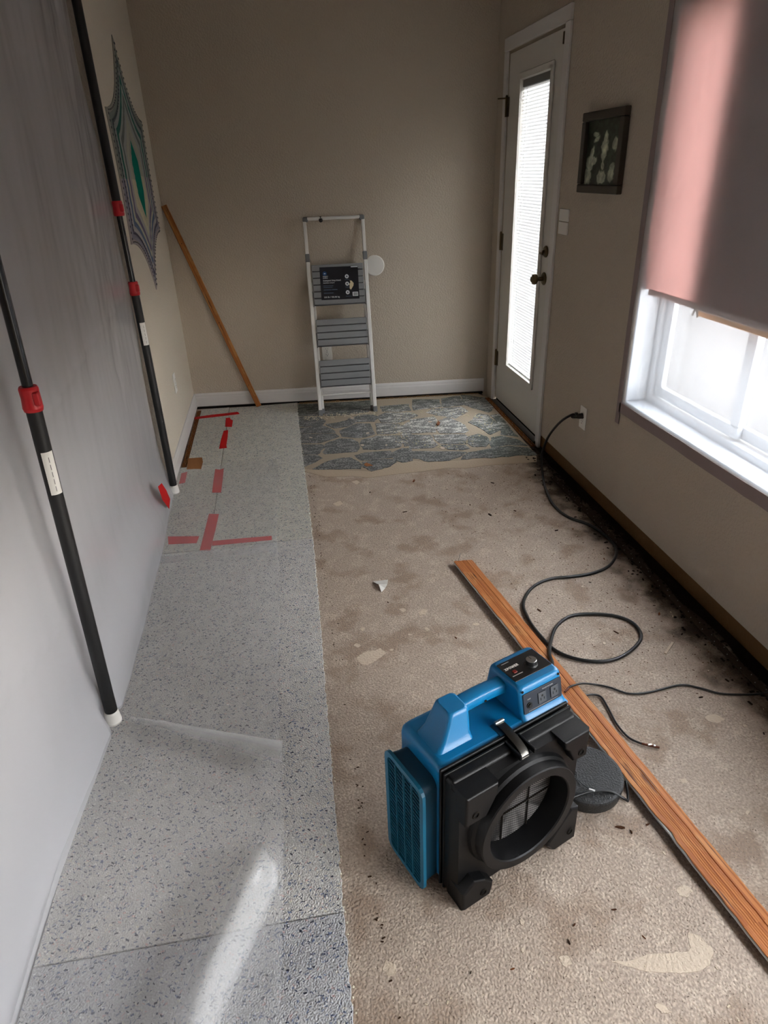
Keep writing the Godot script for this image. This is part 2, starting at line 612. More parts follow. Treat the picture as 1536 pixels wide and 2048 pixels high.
func shell() -> void:
	var g := G.new()
	g.box(Vector3(-0.45, -0.11, 2.8), Vector3(6.0, 0.16, 7.4), 0.0)
	var fl := struct("floor", g, M.slab)
	# screed over the slab, worn off ragged along the outer wall
	var rng := RandomNumberGenerator.new()
	rng.seed = 8
	g = G.new().uvmap(Vector3(0.6, 0, 1.1), Vector3(1.0 / 1.53, 0, 0), Vector3(0, 0, 1.0 / 3.1))
	var p := PackedVector2Array([Vector2(-0.3, -6.1), Vector2(-0.3, 0.25)])
	p.append_array([Vector2(2.085, 0.25), Vector2(2.085, -1.25)])
	var z := 1.4
	while z < 6.1:
		p.append(Vector2(2.075 + rng.randf_range(-0.02, 0.012), -z))
		z += 0.12
	p.append(Vector2(2.08, -6.1))
	g.prism(p, 0.03, floor_frame(-0.03))
	obj("screed", g, M.floor, fl)

	g = G.new()
	g.box(Vector3(-0.45, CEIL + 0.08, 2.8), Vector3(6.0, 0.16, 7.4), 0.0)
	struct("ceiling", g, M.ceiling)
	# back wall, turned a little
	var bb := Basis(Vector3.UP, BACK_TURN)
	g = G.new()
	g.box(Vector3(-0.5, 1.2, -0.1895) + bb * Vector3(0, 0, -0.08) + Vector3(0, 0, -0.0445), Vector3(6.2, 2.64, 0.16), 0.0, bb)
	struct("wall_back", g, M.wall)
	g = G.new()
	g.box(Vector3(-0.45, 1.2, 6.2), Vector3(6.0, 2.6, 0.16), 0.0)
	struct("wall_front", g, mat(rgb(120, 110, 98), 0.8, 0.2))
	g = G.new()
	g.box(Vector3(-0.06, 1.23, 0.46), Vector3(0.12, 2.46, 1.56), 0.002)
	struct("wall_left", g, M.wall_lit)
	g = G.new()
	g.box(Vector3(-3.2, 1.2, 2.8), Vector3(0.16, 2.6, 7.4), 0.0)
	struct("wall_beyond", g, mat(rgb(120, 110, 98), 0.8, 0.2))
	# right wall with door and window, plus an unseen opening added for fill light
	g = G.new()
	var t := 0.16
	var xc := W + t / 2
	for q in [[-0.5, 0.195, -0.05, 2.5], [0.195, 1.036, 2.075, 2.5], [1.036, 1.99, 0.062, 2.5], [1.99, 3.55, 0.062, 0.545], [1.99, 3.55, 2.05, 2.5], [3.55, 4.0, 0.062, 2.5], [4.0, 5.9, 0.062, 0.545], [4.0, 5.9, 1.10, 2.5], [5.9, 6.2, 0.062, 2.5]]:
		g.box(Vector3(xc, (q[2] + q[3]) / 2, (q[0] + q[1]) / 2), Vector3(t, q[3] - q[2], q[1] - q[0]), 0.001)
	struct("wall_right", g, M.wall)
	# bare bottom of the right wall where the baseboard came off
	g = G.new()
	g.box(Vector3(W + 0.085, 0.01, 3.62), Vector3(0.15, 0.11, 5.17), 0.001)
	var st := struct("trim_1", g, M.brown_board)
	for q in [[1.40, 0.12], [1.86, 0.2], [2.35, 0.09], [2.95, 0.05], [3.02, 0.03]]:
		g = G.new()
		var pp := PackedVector2Array()
		for i in 9:
			pp.append(Vector2(-q[0] - q[1] * i / 8.0, 0.062 - (0.0 if i == 0 or i == 8 else rng.randf_range(0.006, 0.028))))
		pp.append(Vector2(-q[0] - q[1], 0.066))
		pp.append(Vector2(-q[0], 0.066))
		g.prism(pp, 0.004, frame(Vector3(W + 0.0105, 0, 0), Vector3(0, 0, -1), Vector3.UP), 0.001)
		obj("torn_edge", g, M.beige_tape, st)

	g = G.new()
	g.box(Vector3(2.10, -0.025, 3.1), Vector3(0.09, 0.02, 6.0), 0.0)
	obj("grimy_gap", g, bumped(mat(rgb(40, 34, 28), 0.95, 0.1), M.plaster.heightmap_texture, 0.4, 6.0), fl)
	# white baseboards of the back and left walls: moulded profile
	var prof := [Vector2(0, 0.0), Vector2(0.013, 0.0), Vector2(0.013, 0.062), Vector2(0.010, 0.072), Vector2(0.010, 0.080), Vector2(0.006, 0.092), Vector2(0.0, 0.094)]
	g = G.new()
	var rows := []
	for e in [Vector3(0.0, 0.016, -0.1895), Vector3(2.105, 0.016, -0.0021)]:
		var row := PackedVector3Array()
		for q in prof:
			row.append(e + bb * Vector3(0, q.y, q.x))
		rows.append(row)
	for i in prof.size() - 1:
		g.quad(rows[0][i], rows[1][i], rows[1][i + 1], rows[0][i + 1])
	g.quad(rows[1][0], rows[1][1], rows[1][2], rows[1][6])
	struct("baseboard_back", g, M.trim)
	g = G.new()
	rows = []
	for e in [Vector3(0.0, 0.016, 1.24), Vector3(0.0, 0.016, -0.19)]:
		var row := PackedVector3Array()
		for q in prof:
			row.append(e + Vector3(q.x, q.y, 0))
		rows.append(row)
	for i in prof.size() - 1:
		g.quad(rows[0][i], rows[1][i], rows[1][i + 1], rows[0][i + 1])
	struct("baseboard_left", g, M.trim)
	# dark strip for the shade under the back baseboard, then rough old flooring edge
	g = G.new()
	g.box(Vector3(1.05, 0.006, -0.089) + bb * Vector3(0, 0, 0.006), Vector3(2.1, 0.014, 0.02), 0.002, bb)
	struct("trim_2", g, M.dark)
	g = G.new()
	for i in 40:
		g.box(Vector3(0.76 + 0.033 * i, 0.004, -0.1895 + 0.089 * (0.76 + 0.033 * i) + 0.030), Vector3(0.03, rng.randf_range(0.004, 0.012), 0.012), 0.001, bb)
	struct("trim_3", g, M.brown_board)

	# outside: paving that the window looks down on
	g = G.new()
	g.box(Vector3(9.3, -0.35, 2.5), Vector3(14.0, 0.2, 24.0), 0.0)
	struct("ground_outside", g, mat(rgb(38, 37, 36), 0.9, 0.2))


func door() -> void:
	var z0 := 0.21
	var z1 := 1.021
	var root := Node3D.new()
	root.name = "door_1"
	add_child(root)
	root.set_meta("kind", "structure")
	root.position = Vector3(W, 0, 0)
	# leaf with a hole for its tall light; local x = into the wall
	var g := G.new()
	var gz := [0.415, 0.89]
	var gy := [0.30, 1.93]
	for q in [[z0, gz[0], 0.03, 2.06], [gz[1], z1, 0.03, 2.06], [gz[0], gz[1], 0.03, gy[0]], [gz[0], gz[1], gy[1], 2.06]]:
		g.box(Vector3(0.024, (q[2] + q[3]) / 2, (q[0] + q[1]) / 2), Vector3(0.044, q[3] - q[2], q[1] - q[0]), 0.0005)
	obj("door_leaf", g, M.door, root)
	# raised frame of the light
	for q in [["h", gy[0]], ["h", gy[1]], ["v", gz[0]], ["v", gz[1]]]:
		g = G.new()
		if q[0] == "h":
			g.box(Vector3(-0.004, q[1], (gz[0] + gz[1]) / 2), Vector3(0.012, 0.034, gz[1] - gz[0] + 0.034), 0.004)
			g.box(Vector3(0.012, q[1] + (0.012 if q[1] < 1.0 else -0.012), (gz[0] + gz[1]) / 2), Vector3(0.03, 0.014, gz[1] - gz[0]), 0.003)
		else:
			g.box(Vector3(-0.004, (gy[0] + gy[1]) / 2, q[1]), Vector3(0.012, gy[1] - gy[0], 0.034), 0.004)
			g.box(Vector3(0.012, (gy[0] + gy[1]) / 2, q[1] + (0.012 if q[1] < 0.6 else -0.012)), Vector3(0.03, gy[1] - gy[0], 0.014), 0.003)
		obj("light_frame", g, M.door, root)
	g = G.new()
	g.box(Vector3(0.034, (gy[0] + gy[1]) / 2, (gz[0] + gz[1]) / 2), Vector3(0.003, gy[1] - gy[0], gz[1] - gz[0]), 0.0)
	obj("pane", g, M.glass, root)
	# mini blind
	var blind := Node3D.new()
	blind.name = "blind"
	root.add_child(blind)
	g = G.new()
	g.box(Vector3(0.018, 1.895, 0.653), Vector3(0.02, 0.04, 0.45), 0.003)
	obj("head_rail", g, mat(rgb(120, 122, 118), 0.5), blind)
	g = G.new()
	g.box(Vector3(0.016, 0.325, 0.653), Vector3(0.016, 0.012, 0.45), 0.003)
	obj("bottom_rail", g, M.slat_white, blind)
	var slat := G.new()
	var rows := []
	var tilt := 1.2
	for i in 5:
		var s := (i - 2) / 2.0 * 0.0095
		var q := Vector3(s * cos(tilt), s * sin(tilt), 0) + Vector3(-sin(tilt), cos(tilt), 0) * (0.0012 * (1.0 - (i - 2) * (i - 2) / 4.0))
		rows.append(PackedVector3Array([q + Vector3(0, 0, -0.224), q + Vector3(0, 0, 0.224)]))
	slat.skin(rows)
	var first: MeshInstance3D = null
	var y := 0.342
	while y < 1.872:
		var s: MeshInstance3D
		if first == null:
			first = obj("blind_slat", slat, M.slat_white, blind)
			s = first
		else:
			s = first.duplicate()
			s.name = numbered("blind_slat", blind)
			blind.add_child(s, true)
		s.position = Vector3(0.018, y, 0.653)
		y += 0.0168
	for q in [0.50, 0.81]:
		g = G.new()
		g.tube(PackedVector3Array([Vector3(0.012, 0.33, q), Vector3(0.012, 1.88, q)]), 0.0012, 5)
		obj("ladder_cord", g, M.slat_white, blind)
	# hinges on the far side
	for q in [1.80, 1.06, 0.31]:
		g = G.new()
		g.tube(PackedVector3Array([Vector3(-0.008, q - 0.05, 0.206), Vector3(-0.008, q + 0.05, 0.206)]), 0.0075, 10)
		g.box(Vector3(-0.002, q, 0.222), Vector3(0.004, 0.10, 0.024), 0.001)
		g.lathe([Vector2(0.0, 0.012), Vector2(0.005, 0.01), Vector2(0.008, 0.0)], Transform3D(Basis.IDENTITY, Vector3(-0.008, q + 0.05, 0.206)), 10)
		obj("hinge", g, M.brass, root)
	g = G.new()
	g.tube(PackedVector3Array([Vector3(-0.012, 1.845, 0.21), Vector3(-0.05, 1.846, 0.17)]), 0.004, 8)
	obj("hinge_pin_stop", g, M.brass, root)
	# knob and deadbolt; lathe axis turned to face the room
	var face := Basis(Vector3(0, 0, 1), PI / 2)
	g = G.new()
	g.lathe([Vector2(0.0, 0.0), Vector2(0.034, 0.0), Vector2(0.034, 0.004), Vector2(0.028, 0.009), Vector2(0.012, 0.011), Vector2(0.011, 0.034), Vector2(0.016, 0.040), Vector2(0.026, 0.046), Vector2(0.029, 0.056), Vector2(0.026, 0.066), Vector2(0.016, 0.071), Vector2(0.013, 0.076), Vector2(0.0, 0.078)], Transform3D(face, Vector3(0, 0.934, 0.965)), 24)
	obj("door_knob", g, M.brass, root)
	g = G.new()
	g.lathe([Vector2(0.0, 0.0), Vector2(0.03, 0.0), Vector2(0.03, 0.004), Vector2(0.024, 0.010), Vector2(0.008, 0.012), Vector2(0.007, 0.022), Vector2(0.0, 0.022)], Transform3D(face, Vector3(0, 1.074, 0.965)), 24)
	g.box(Vector3(-0.026, 1.068, 0.965), Vector3(0.014, 0.018, 0.038), 0.004)
	obj("deadbolt", g, M.brass, root)
	g = G.new()
	g.box(Vector3(-0.004, 2.02, 1.006), Vector3(0.01, 0.05, 0.012), 0.002)
	obj("latch_plate", g, M.brass, root)
	g = G.new()
	g.box(Vector3(0.02, 0.022, 0.615), Vector3(0.03, 0.016, 0.80), 0.002)
	obj("door_sweep", g, M.dark, root)
	g = G.new()
	g.box(Vector3(0.075, 1.045, 0.203), Vector3(0.05, 2.05, 0.03), 0.002)
	g.box(Vector3(0.075, 1.045, 1.028), Vector3(0.05, 2.05, 0.03), 0.002)
	g.box(Vector3(0.075, 2.066, 0.615), Vector3(0.05, 0.03, 0.84), 0.002)
	obj("added_door_stop", g, M.trim, root)  # unseen stops added to block daylight leaking round the leaf
	# casing: two legs and a head, each with a stepped face
	for q in [[Vector3(W - 0.007, 1.0375, 0.176), Vector3(0.016, 2.075, 0.05)], [Vector3(W - 0.007, 1.0275, 1.063), Vector3(0.016, 2.095, 0.058)], [Vector3(W - 0.007, 2.108, 0.62), Vector3(0.017, 0.066, 0.944)]]:
		g = G.new()
		g.box(q[0], q[1], 0.004)
		struct("trim_4" if not has_node("trim_4") else "trim_5" if not has_node("trim_5") else "trim_6", g, M.trim)
	# sill under the door
	g = G.new()
	g.box(Vector3(W + 0.05, -0.005, 0.62), Vector3(0.16, 0.03, 0.86), 0.004)
	struct("threshold", g, mat(rgb(52, 44, 36), 0.7))


func window() -> void:
	var y0 := 0.545
	var y1 := 2.05
	var za := 1.99
	var zb := 3.55
	var root := Node3D.new()
	root.name = "window_1"
	add_child(root)
	root.set_meta("kind", "structure")
	var wm := mat(rgb(168, 172, 176), 0.5)
	var x := W + 0.125
	var rail := func(called: String, a: Vector3, b: Vector3, parent: Node3D) -> void:
		var q := G.new()
		q.box((a + b) / 2, (b - a).abs(), 0.004)
		obj(called, q, wm, parent)
	rail.call("frame", Vector3(x - 0.03, y0, za), Vector3(x + 0.035, y0 + 0.04, zb), root)
	rail.call("frame", Vector3(x - 0.03, y1 - 0.04, za), Vector3(x + 0.035, y1, zb), root)
	rail.call("frame", Vector3(x - 0.03, y0 + 0.04, za), Vector3(x + 0.035, y1 - 0.04, za + 0.04), root)
	rail.call("frame", Vector3(x - 0.03, y0 + 0.04, zb - 0.04), Vector3(x + 0.035, y1 - 0.04, zb), root)
	# boards lining the recess
	rail.call("liner", Vector3(W + 0.001, y0 - 0.002, za), Vector3(x - 0.03, y0 + 0.012, zb), root)
	rail.call("liner", Vector3(W + 0.001, y0 + 0.012, za - 0.002), Vector3(x - 0.03, y1, za + 0.010), root)
	rail.call("liner", Vector3(W + 0.001, y0 + 0.012, zb - 0.010), Vector3(x - 0.03, y1, zb + 0.002), root)
	for s in [[za + 0.04, 2.60, 0.0], [2.53, zb - 0.04, 0.025]]:
		var sash := Node3D.new()
		sash.name = numbered("sash", root)
		root.add_child(sash)
		var xs: float = x - 0.015 + s[2]
		var ya := y0 + 0.045
		var yb := y1 - 0.045
		rail.call("sash_rail", Vector3(xs, ya, s[0]), Vector3(xs + 0.024, ya + 0.045, s[1]), sash)
		rail.call("sash_rail", Vector3(xs, yb - 0.045, s[0]), Vector3(xs + 0.024, yb, s[1]), sash)
		rail.call("sash_stile", Vector3(xs, ya + 0.045, s[0]), Vector3(xs + 0.024, yb - 0.045, s[0] + 0.05), sash)
		rail.call("sash_stile", Vector3(xs, ya + 0.045, s[1] - 0.05), Vector3(xs + 0.024, yb - 0.045, s[1]), sash)
		var q := G.new()
		q.box(Vector3(xs + 0.012, (ya + yb) / 2, (s[0] + s[1]) / 2), Vector3(0.004, yb - ya - 0.08, s[1] - s[0] - 0.09), 0.0)
		obj("pane", q, M.glass, sash)
	# opaque blind added out of sight behind the cloth to darken part of it
	var ib := thing("added_blind", "brown opaque blind added out of sight behind the pink cloth shade to darken its right part", "blind", Vector3(W + 0.055, 1.0, 2.94))
	var g := G.new()
	g.box(Vector3(0, 0.53, 0), Vector3(0.012, 1.04, 1.20), 0.002)
	obj("blind_panel", g, mat(rgb(120, 84, 66), 0.8), ib)
	g = G.new()
	g.box(Vector3(0, 0.0, 0), Vector3(0.022, 0.03, 1.20), 0.005)
	obj("bottom_bar", g, mat(rgb(176, 132, 90), 0.6), ib)  # tan bar put in for the warm outdoor glow below the hem
	# cloth shade
	var sh := thing("roller_shade", "dusty pink cloth shade pulled halfway down inside the plastic-covered window", "window shade", Vector3(W + 0.005, 1.025, 2.78))
	g = G.new()
	var rows := []
	for i in 41:
		var row := PackedVector3Array()
		var y := 0.0 + i * 1.02 / 40.0
		for j in 61:
			var z := -0.787 + j * 1.55 / 60.0
			var curl := 0.022 * exp(-pow((z + 0.787) / 0.05, 2)) * exp(-y / 0.10)
			row.append(Vector3(0.002 * sin(y * 19.0) * exp(-y * 1.0) + 0.002 * sin(z * 9.0 + y * 3.0) + curl, y + 0.012 * exp(-pow((z + 0.72) / 0.06, 2)) * exp(-y / 0.08), z))
		rows.append(row)
	g.skin(rows)
	obj("cloth", g, M.shade, sh)
	g = G.new()
	g.box(Vector3(0.002, 0.004, 0.02), Vector3(0.010, 0.024, 1.49), 0.004)
	obj("hem_bar", g, mat(rgb(206, 190, 186), 0.7), sh)
	g = G.new()
	g.box(Vector3(0.0, -0.016, -0.40), Vector3(0.004, 0.03, 0.010), 0.001, Basis(Vector3.RIGHT, 0.5))
	g.box(Vector3(0.0, -0.018, -0.38), Vector3(0.004, 0.03, 0.009), 0.001, Basis(Vector3.RIGHT, -0.5))
	obj("pull_tab", g, M.label_white, sh)
	# clear film over the whole opening
	g = G.new()
	rows = []
	var f := FastNoiseLite.new()
	f.seed = 4
	f.frequency = 3.0
	for i in 91:
		var row := PackedVector3Array()
		var y := 0.515 + i * 1.56 / 90.0
		for j in 91:
			var z := 1.965 + j * 1.61 / 90.0
			var e := minf(minf(z - 1.965, 3.575 - z), minf(y - 0.515, 2.075 - y))
			var k := sstep(0.0, 0.10, e)
			var wr := 0.0
			wr += 0.022 * maxf(0.0, f.get_noise_2d(z * 3.0 + y * 0.8, y * 0.5)) * exp(-maxf(0.0, z - 2.0) / 0.35)
			wr += 0.004 * exp(-pow((y - 0.86 + (z - 2.1) * 0.06) / 0.008, 2))
			row.append(Vector3(W - 0.004 - k * (0.003 + wr + 0.002 * f.get_noise_2d(z, y)), y, z))
		rows.append(row)
	g.skin(rows)
	tag(obj("window_plastic", g, M.window_film), "clear plastic film taped over the window and its pink shade", "plastic film")
	# tape round the film
	var tp := func(a: Vector2, b: Vector2, wd: float, lab: String) -> void:
		var q := G.new()
		var dir := (b - a).normalized()
		var nrm := Vector2(-dir.y, dir.x)
		var pl := PackedVector2Array()
		var n := 24
		var r := RandomNumberGenerator.new()
		r.seed = int(a.x * 1000)
		for i in n + 1:
			pl.append(a.lerp(b, float(i) / n) - nrm * (wd / 2 + r.randf_range(-0.0015, 0.0015)))
		for i in n + 1:
			pl.append(a.lerp(b, 1.0 - float(i) / n) + nrm * (wd / 2 + r.randf_range(-0.0015, 0.0015)))
		q.prism(pl, 0.0012, frame(Vector3(W - 0.0062, 0, 0), Vector3(0, 0, -1), Vector3.UP))
		tag(obj("tape_strip", q, M.tape), lab, "tape")
	tp.call(Vector2(-1.962, 0.445), Vector2(-1.958, 2.12), 0.036, "grey-mauve tape strip running up the left edge of the window plastic")
	tp.call(Vector2(-1.965, 0.522), Vector2(-3.60, 0.522), 0.046, "grey-mauve tape strip along the bottom edge of the window plastic")


func flooring() -> void:
	var rng := RandomNumberGenerator.new()
	rng.seed = 17
	var fl: Node3D = get_node("floor")
	# thinset left under and round the entry stones
	var g := G.new()
	g.prism(ground_poly([Vector2(0.727, -0.108), Vector2(0.716, 0.267), Vector2(0.718, 0.803), Vector2(0.715, 1.148), Vector2(0.831, 1.253), Vector2(0.97, 1.275), Vector2(1.059, 1.32), Vector2(1.202, 1.308), Vector2(1.363, 1.306)] + [Vector2(1.503, 1.294), Vector2(1.611, 1.321), Vector2(1.735, 1.312), Vector2(2.018, 1.328), Vector2(2.044, 1.259), Vector2(2.059, 1.005), Vector2(2.077, 0.507), Vector2(2.107, 0.122), Vector2(2.036, -0.012), Vector2(1.558, -0.042)]), 0.0022, floor_frame(0.0), 0.0008)
	obj("thinset", g, M.thinset, fl)
	g = G.new()
	g.prism(ground_poly([Vector2(0.727, -0.108), Vector2(0.716, 0.267), Vector2(0.718, 0.803), Vector2(0.718, 1.106), Vector2(0.768, 1.143), Vector2(0.933, 1.183), Vector2(1.08, 1.238), Vector2(1.148, 1.228), Vector2(1.25, 1.149)] + [Vector2(1.337, 1.133), Vector2(1.422, 1.189), Vector2(1.543, 1.197), Vector2(1.632, 1.208), Vector2(1.715, 1.201), Vector2(1.806, 1.221), Vector2(1.927, 1.22), Vector2(2.052, 1.238), Vector2(2.059, 1.005), Vector2(2.077, 0.507), Vector2(2.107, 0.122), Vector2(2.036, -0.012), Vector2(1.558, -0.042)]), 0.0030, floor_frame(0.0), 0.0006)
	obj("mortar", g, M.mortar, fl)
	var k := 0
	for p in [
		[Vector2(0.721, 0.2), Vector2(0.857, 0.242), Vector2(0.899, 0.336), Vector2(0.872, 0.424), Vector2(0.76, 0.415), Vector2(0.709, 0.398)],
		[Vector2(0.759, 0.435), Vector2(0.887, 0.445), Vector2(0.939, 0.547), Vector2(0.942, 0.576), Vector2(0.753, 0.54)],
		[Vector2(0.71, 0.432), Vector2(0.751, 0.439), Vector2(0.748, 0.538), Vector2(0.715, 0.536)],
		[Vector2(0.716, 0.552), Vector2(0.942, 0.603), Vector2(0.957, 0.653), Vector2(0.888, 0.7), Vector2(0.84, 0.73), Vector2(0.719, 0.708)],
		[Vector2(0.72, 0.734), Vector2(0.838, 0.764), Vector2(0.858, 0.79), Vector2(0.819, 0.898), Vector2(0.805, 0.916), Vector2(0.721, 0.895)],
		[Vector2(0.72, 0.916), Vector2(0.801, 0.936), Vector2(0.826, 0.983), Vector2(0.77, 1.044), Vector2(0.72, 1.082)],
		[Vector2(0.903, 0.405), Vector2(0.994, 0.392), Vector2(1.052, 0.359), Vector2(1.092, 0.421), Vector2(1.03, 0.482), Vector2(0.95, 0.494), Vector2(0.912, 0.441)],
		[Vector2(1.058, 0.339), Vector2(1.164, 0.278), Vector2(1.233, 0.304), Vector2(1.256, 0.346), Vector2(1.218, 0.43), Vector2(1.107, 0.411)],
		[Vector2(0.979, 0.553), Vector2(1.101, 0.447), Vector2(1.183, 0.469), Vector2(1.187, 0.663), Vector2(1.123, 0.705), Vector2(1.059, 0.699), Vector2(0.984, 0.661)],
		[Vector2(0.87, 0.764), Vector2(0.963, 0.693), Vector2(1.035, 0.719), Vector2(1.063, 0.778), Vector2(1.063, 0.862), Vector2(1.038, 0.933), Vector2(0.94, 0.925), Vector2(0.851, 0.922), Vector2(0.845, 0.89)],
		[Vector2(1.226, 0.48), Vector2(1.364, 0.516), Vector2(1.382, 0.561), Vector2(1.352, 0.666), Vector2(1.31, 0.69), Vector2(1.21, 0.673)],
		[Vector2(1.097, 0.757), Vector2(1.199, 0.707), Vector2(1.338, 0.743), Vector2(1.329, 0.842), Vector2(1.305, 0.92), Vector2(1.164, 0.932), Vector2(1.087, 0.904), Vector2(1.08, 0.808)],
		[Vector2(1.026, 0.99), Vector2(1.088, 0.967), Vector2(1.238, 0.978), Vector2(1.231, 1.074), Vector2(1.142, 1.079), Vector2(1.05, 1.069)],
		[Vector2(0.769, 1.131), Vector2(0.859, 1.043), Vector2(0.931, 1.016), Vector2(0.995, 1.019), Vector2(1.03, 1.095), Vector2(1.043, 1.139), Vector2(1.027, 1.191), Vector2(0.915, 1.169)],
		[Vector2(1.056, 1.104), Vector2(1.12, 1.094), Vector2(1.232, 1.104), Vector2(1.241, 1.142), Vector2(1.198, 1.194), Vector2(1.145, 1.22), Vector2(1.086, 1.236), Vector2(1.051, 1.173)],
		[Vector2(1.254, 0.359), Vector2(1.323, 0.28), Vector2(1.501, 0.328), Vector2(1.523, 0.392), Vector2(1.448, 0.456), Vector2(1.368, 0.493), Vector2(1.267, 0.46)],
		[Vector2(1.312, 0.134), Vector2(1.51, 0.133), Vector2(1.5, 0.272), Vector2(1.396, 0.271), Vector2(1.308, 0.239)],
		[Vector2(1.359, 0.676), Vector2(1.388, 0.566), Vector2(1.44, 0.509), Vector2(1.434, 0.623), Vector2(1.408, 0.74), Vector2(1.353, 0.726)],
		[Vector2(1.245, 1.004), Vector2(1.316, 0.953), Vector2(1.365, 0.966), Vector2(1.335, 1.145), Vector2(1.278, 1.156), Vector2(1.245, 1.122), Vector2(1.239, 1.069)],
		[Vector2(1.361, 0.746), Vector2(1.406, 0.75), Vector2(1.374, 0.912), Vector2(1.339, 0.917), Vector2(1.336, 0.844)],
		[Vector2(0.737, -0.069), Vector2(0.871, -0.049), Vector2(0.859, 0.215), Vector2(0.723, 0.179)],
		[Vector2(0.914, -0.037), Vector2(1.086, -0.03), Vector2(1.272, -0.02), Vector2(1.239, 0.206), Vector2(1.055, 0.249), Vector2(0.905, 0.227)],
		[Vector2(1.462, 0.461), Vector2(1.624, 0.447), Vector2(1.624, 0.519), Vector2(1.587, 0.617), Vector2(1.569, 0.73), Vector2(1.413, 0.706)],
		[Vector2(1.646, 0.524), Vector2(1.715, 0.49), Vector2(1.754, 0.575), Vector2(1.781, 0.654), Vector2(1.777, 0.753), Vector2(1.745, 0.789), Vector2(1.597, 0.754), Vector2(1.592, 0.671)],
		[Vector2(1.407, 0.737), Vector2(1.525, 0.775), Vector2(1.52, 0.868), Vector2(1.529, 0.948), Vector2(1.495, 0.982), Vector2(1.363, 0.96)],
		[Vector2(1.545, 0.78), Vector2(1.736, 0.821), Vector2(1.742, 0.86), Vector2(1.705, 0.965), Vector2(1.561, 0.928), Vector2(1.546, 0.871)],
		[Vector2(1.549, 0.959), Vector2(1.694, 0.992), Vector2(1.7, 1.048), Vector2(1.661, 1.059), Vector2(1.58, 1.03)],
		[Vector2(1.752, 0.866), Vector2(1.817, 0.834), Vector2(1.857, 0.893), Vector2(1.85, 0.983), Vector2(1.804, 1.042), Vector2(1.734, 1.024), Vector2(1.718, 0.965)],
		[Vector2(1.353, 1.011), Vector2(1.576, 1.067), Vector2(1.668, 1.104), Vector2(1.613, 1.156), Vector2(1.544, 1.192), Vector2(1.423, 1.181), Vector2(1.381, 1.127), Vector2(1.333, 1.112)],
		[Vector2(1.684, 1.109), Vector2(1.822, 1.085), Vector2(1.939, 1.07), Vector2(2.042, 1.125), Vector2(2.05, 1.234), Vector2(1.929, 1.213), Vector2(1.808, 1.216), Vector2(1.721, 1.197), Vector2(1.618, 1.197), Vector2(1.639, 1.152)],
		[Vector2(1.6, 0.344), Vector2(1.648, 0.289), Vector2(1.753, 0.285), Vector2(1.854, 0.292), Vector2(1.875, 0.394), Vector2(1.76, 0.51), Vector2(1.703, 0.449), Vector2(1.652, 0.413)],
		[Vector2(1.825, 0.608), Vector2(1.938, 0.462), Vector2(1.984, 0.509), Vector2(1.989, 0.687), Vector2(1.98, 0.789), Vector2(1.891, 0.856), Vector2(1.864, 0.724)],
		[Vector2(2.004, 0.51), Vector2(2.063, 0.507), Vector2(2.049, 0.738), Vector2(2.045, 0.93), Vector2(1.958, 0.873), Vector2(2, 0.76)],
		[Vector2(1.929, 0.032), Vector2(2.084, 0.142), Vector2(2.071, 0.367), Vector2(2.008, 0.446), Vector2(1.928, 0.328), Vector2(1.896, 0.254)],
		[Vector2(1.565, 0.043), Vector2(1.744, 0.092), Vector2(1.716, 0.246), Vector2(1.525, 0.272)],
		[Vector2(1.772, 0.078), Vector2(1.906, 0.052), Vector2(1.886, 0.247), Vector2(1.772, 0.262), Vector2(1.731, 0.25)],
		[Vector2(1.888, 0.907), Vector2(1.955, 0.902), Vector2(2.03, 0.998), Vector2(2.046, 1.088), Vector2(1.947, 1.047), Vector2(1.84, 1.065), Vector2(1.843, 1.024)],
	]:
		g = G.new().uvmap(Vector3(0.72, 0, -0.05), Vector3(1.0 / 1.4, 0, 0), Vector3(0, 0, 1.0 / 1.35))
		var q := PackedVector2Array()
		var n: int = p.size()
		for i in n:
			var a: Vector2 = p[i]
			var b: Vector2 = p[(i + 1) % n]
			q.append(a)
			for s in 2:
				q.append(a.lerp(b, (s + 1) / 3.0) + Vector2(rng.randf_range(-1, 1), rng.randf_range(-1, 1)) * minf(0.007, a.distance_to(b) * 0.06))
		q = Geometry2D.offset_polygon(ground_poly(q), 0.0058)[0]
		g.prism(q, 0.0032 + 0.0004 * (k % 4), floor_frame(0.0015), 0.0012)
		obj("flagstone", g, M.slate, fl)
		k += 1
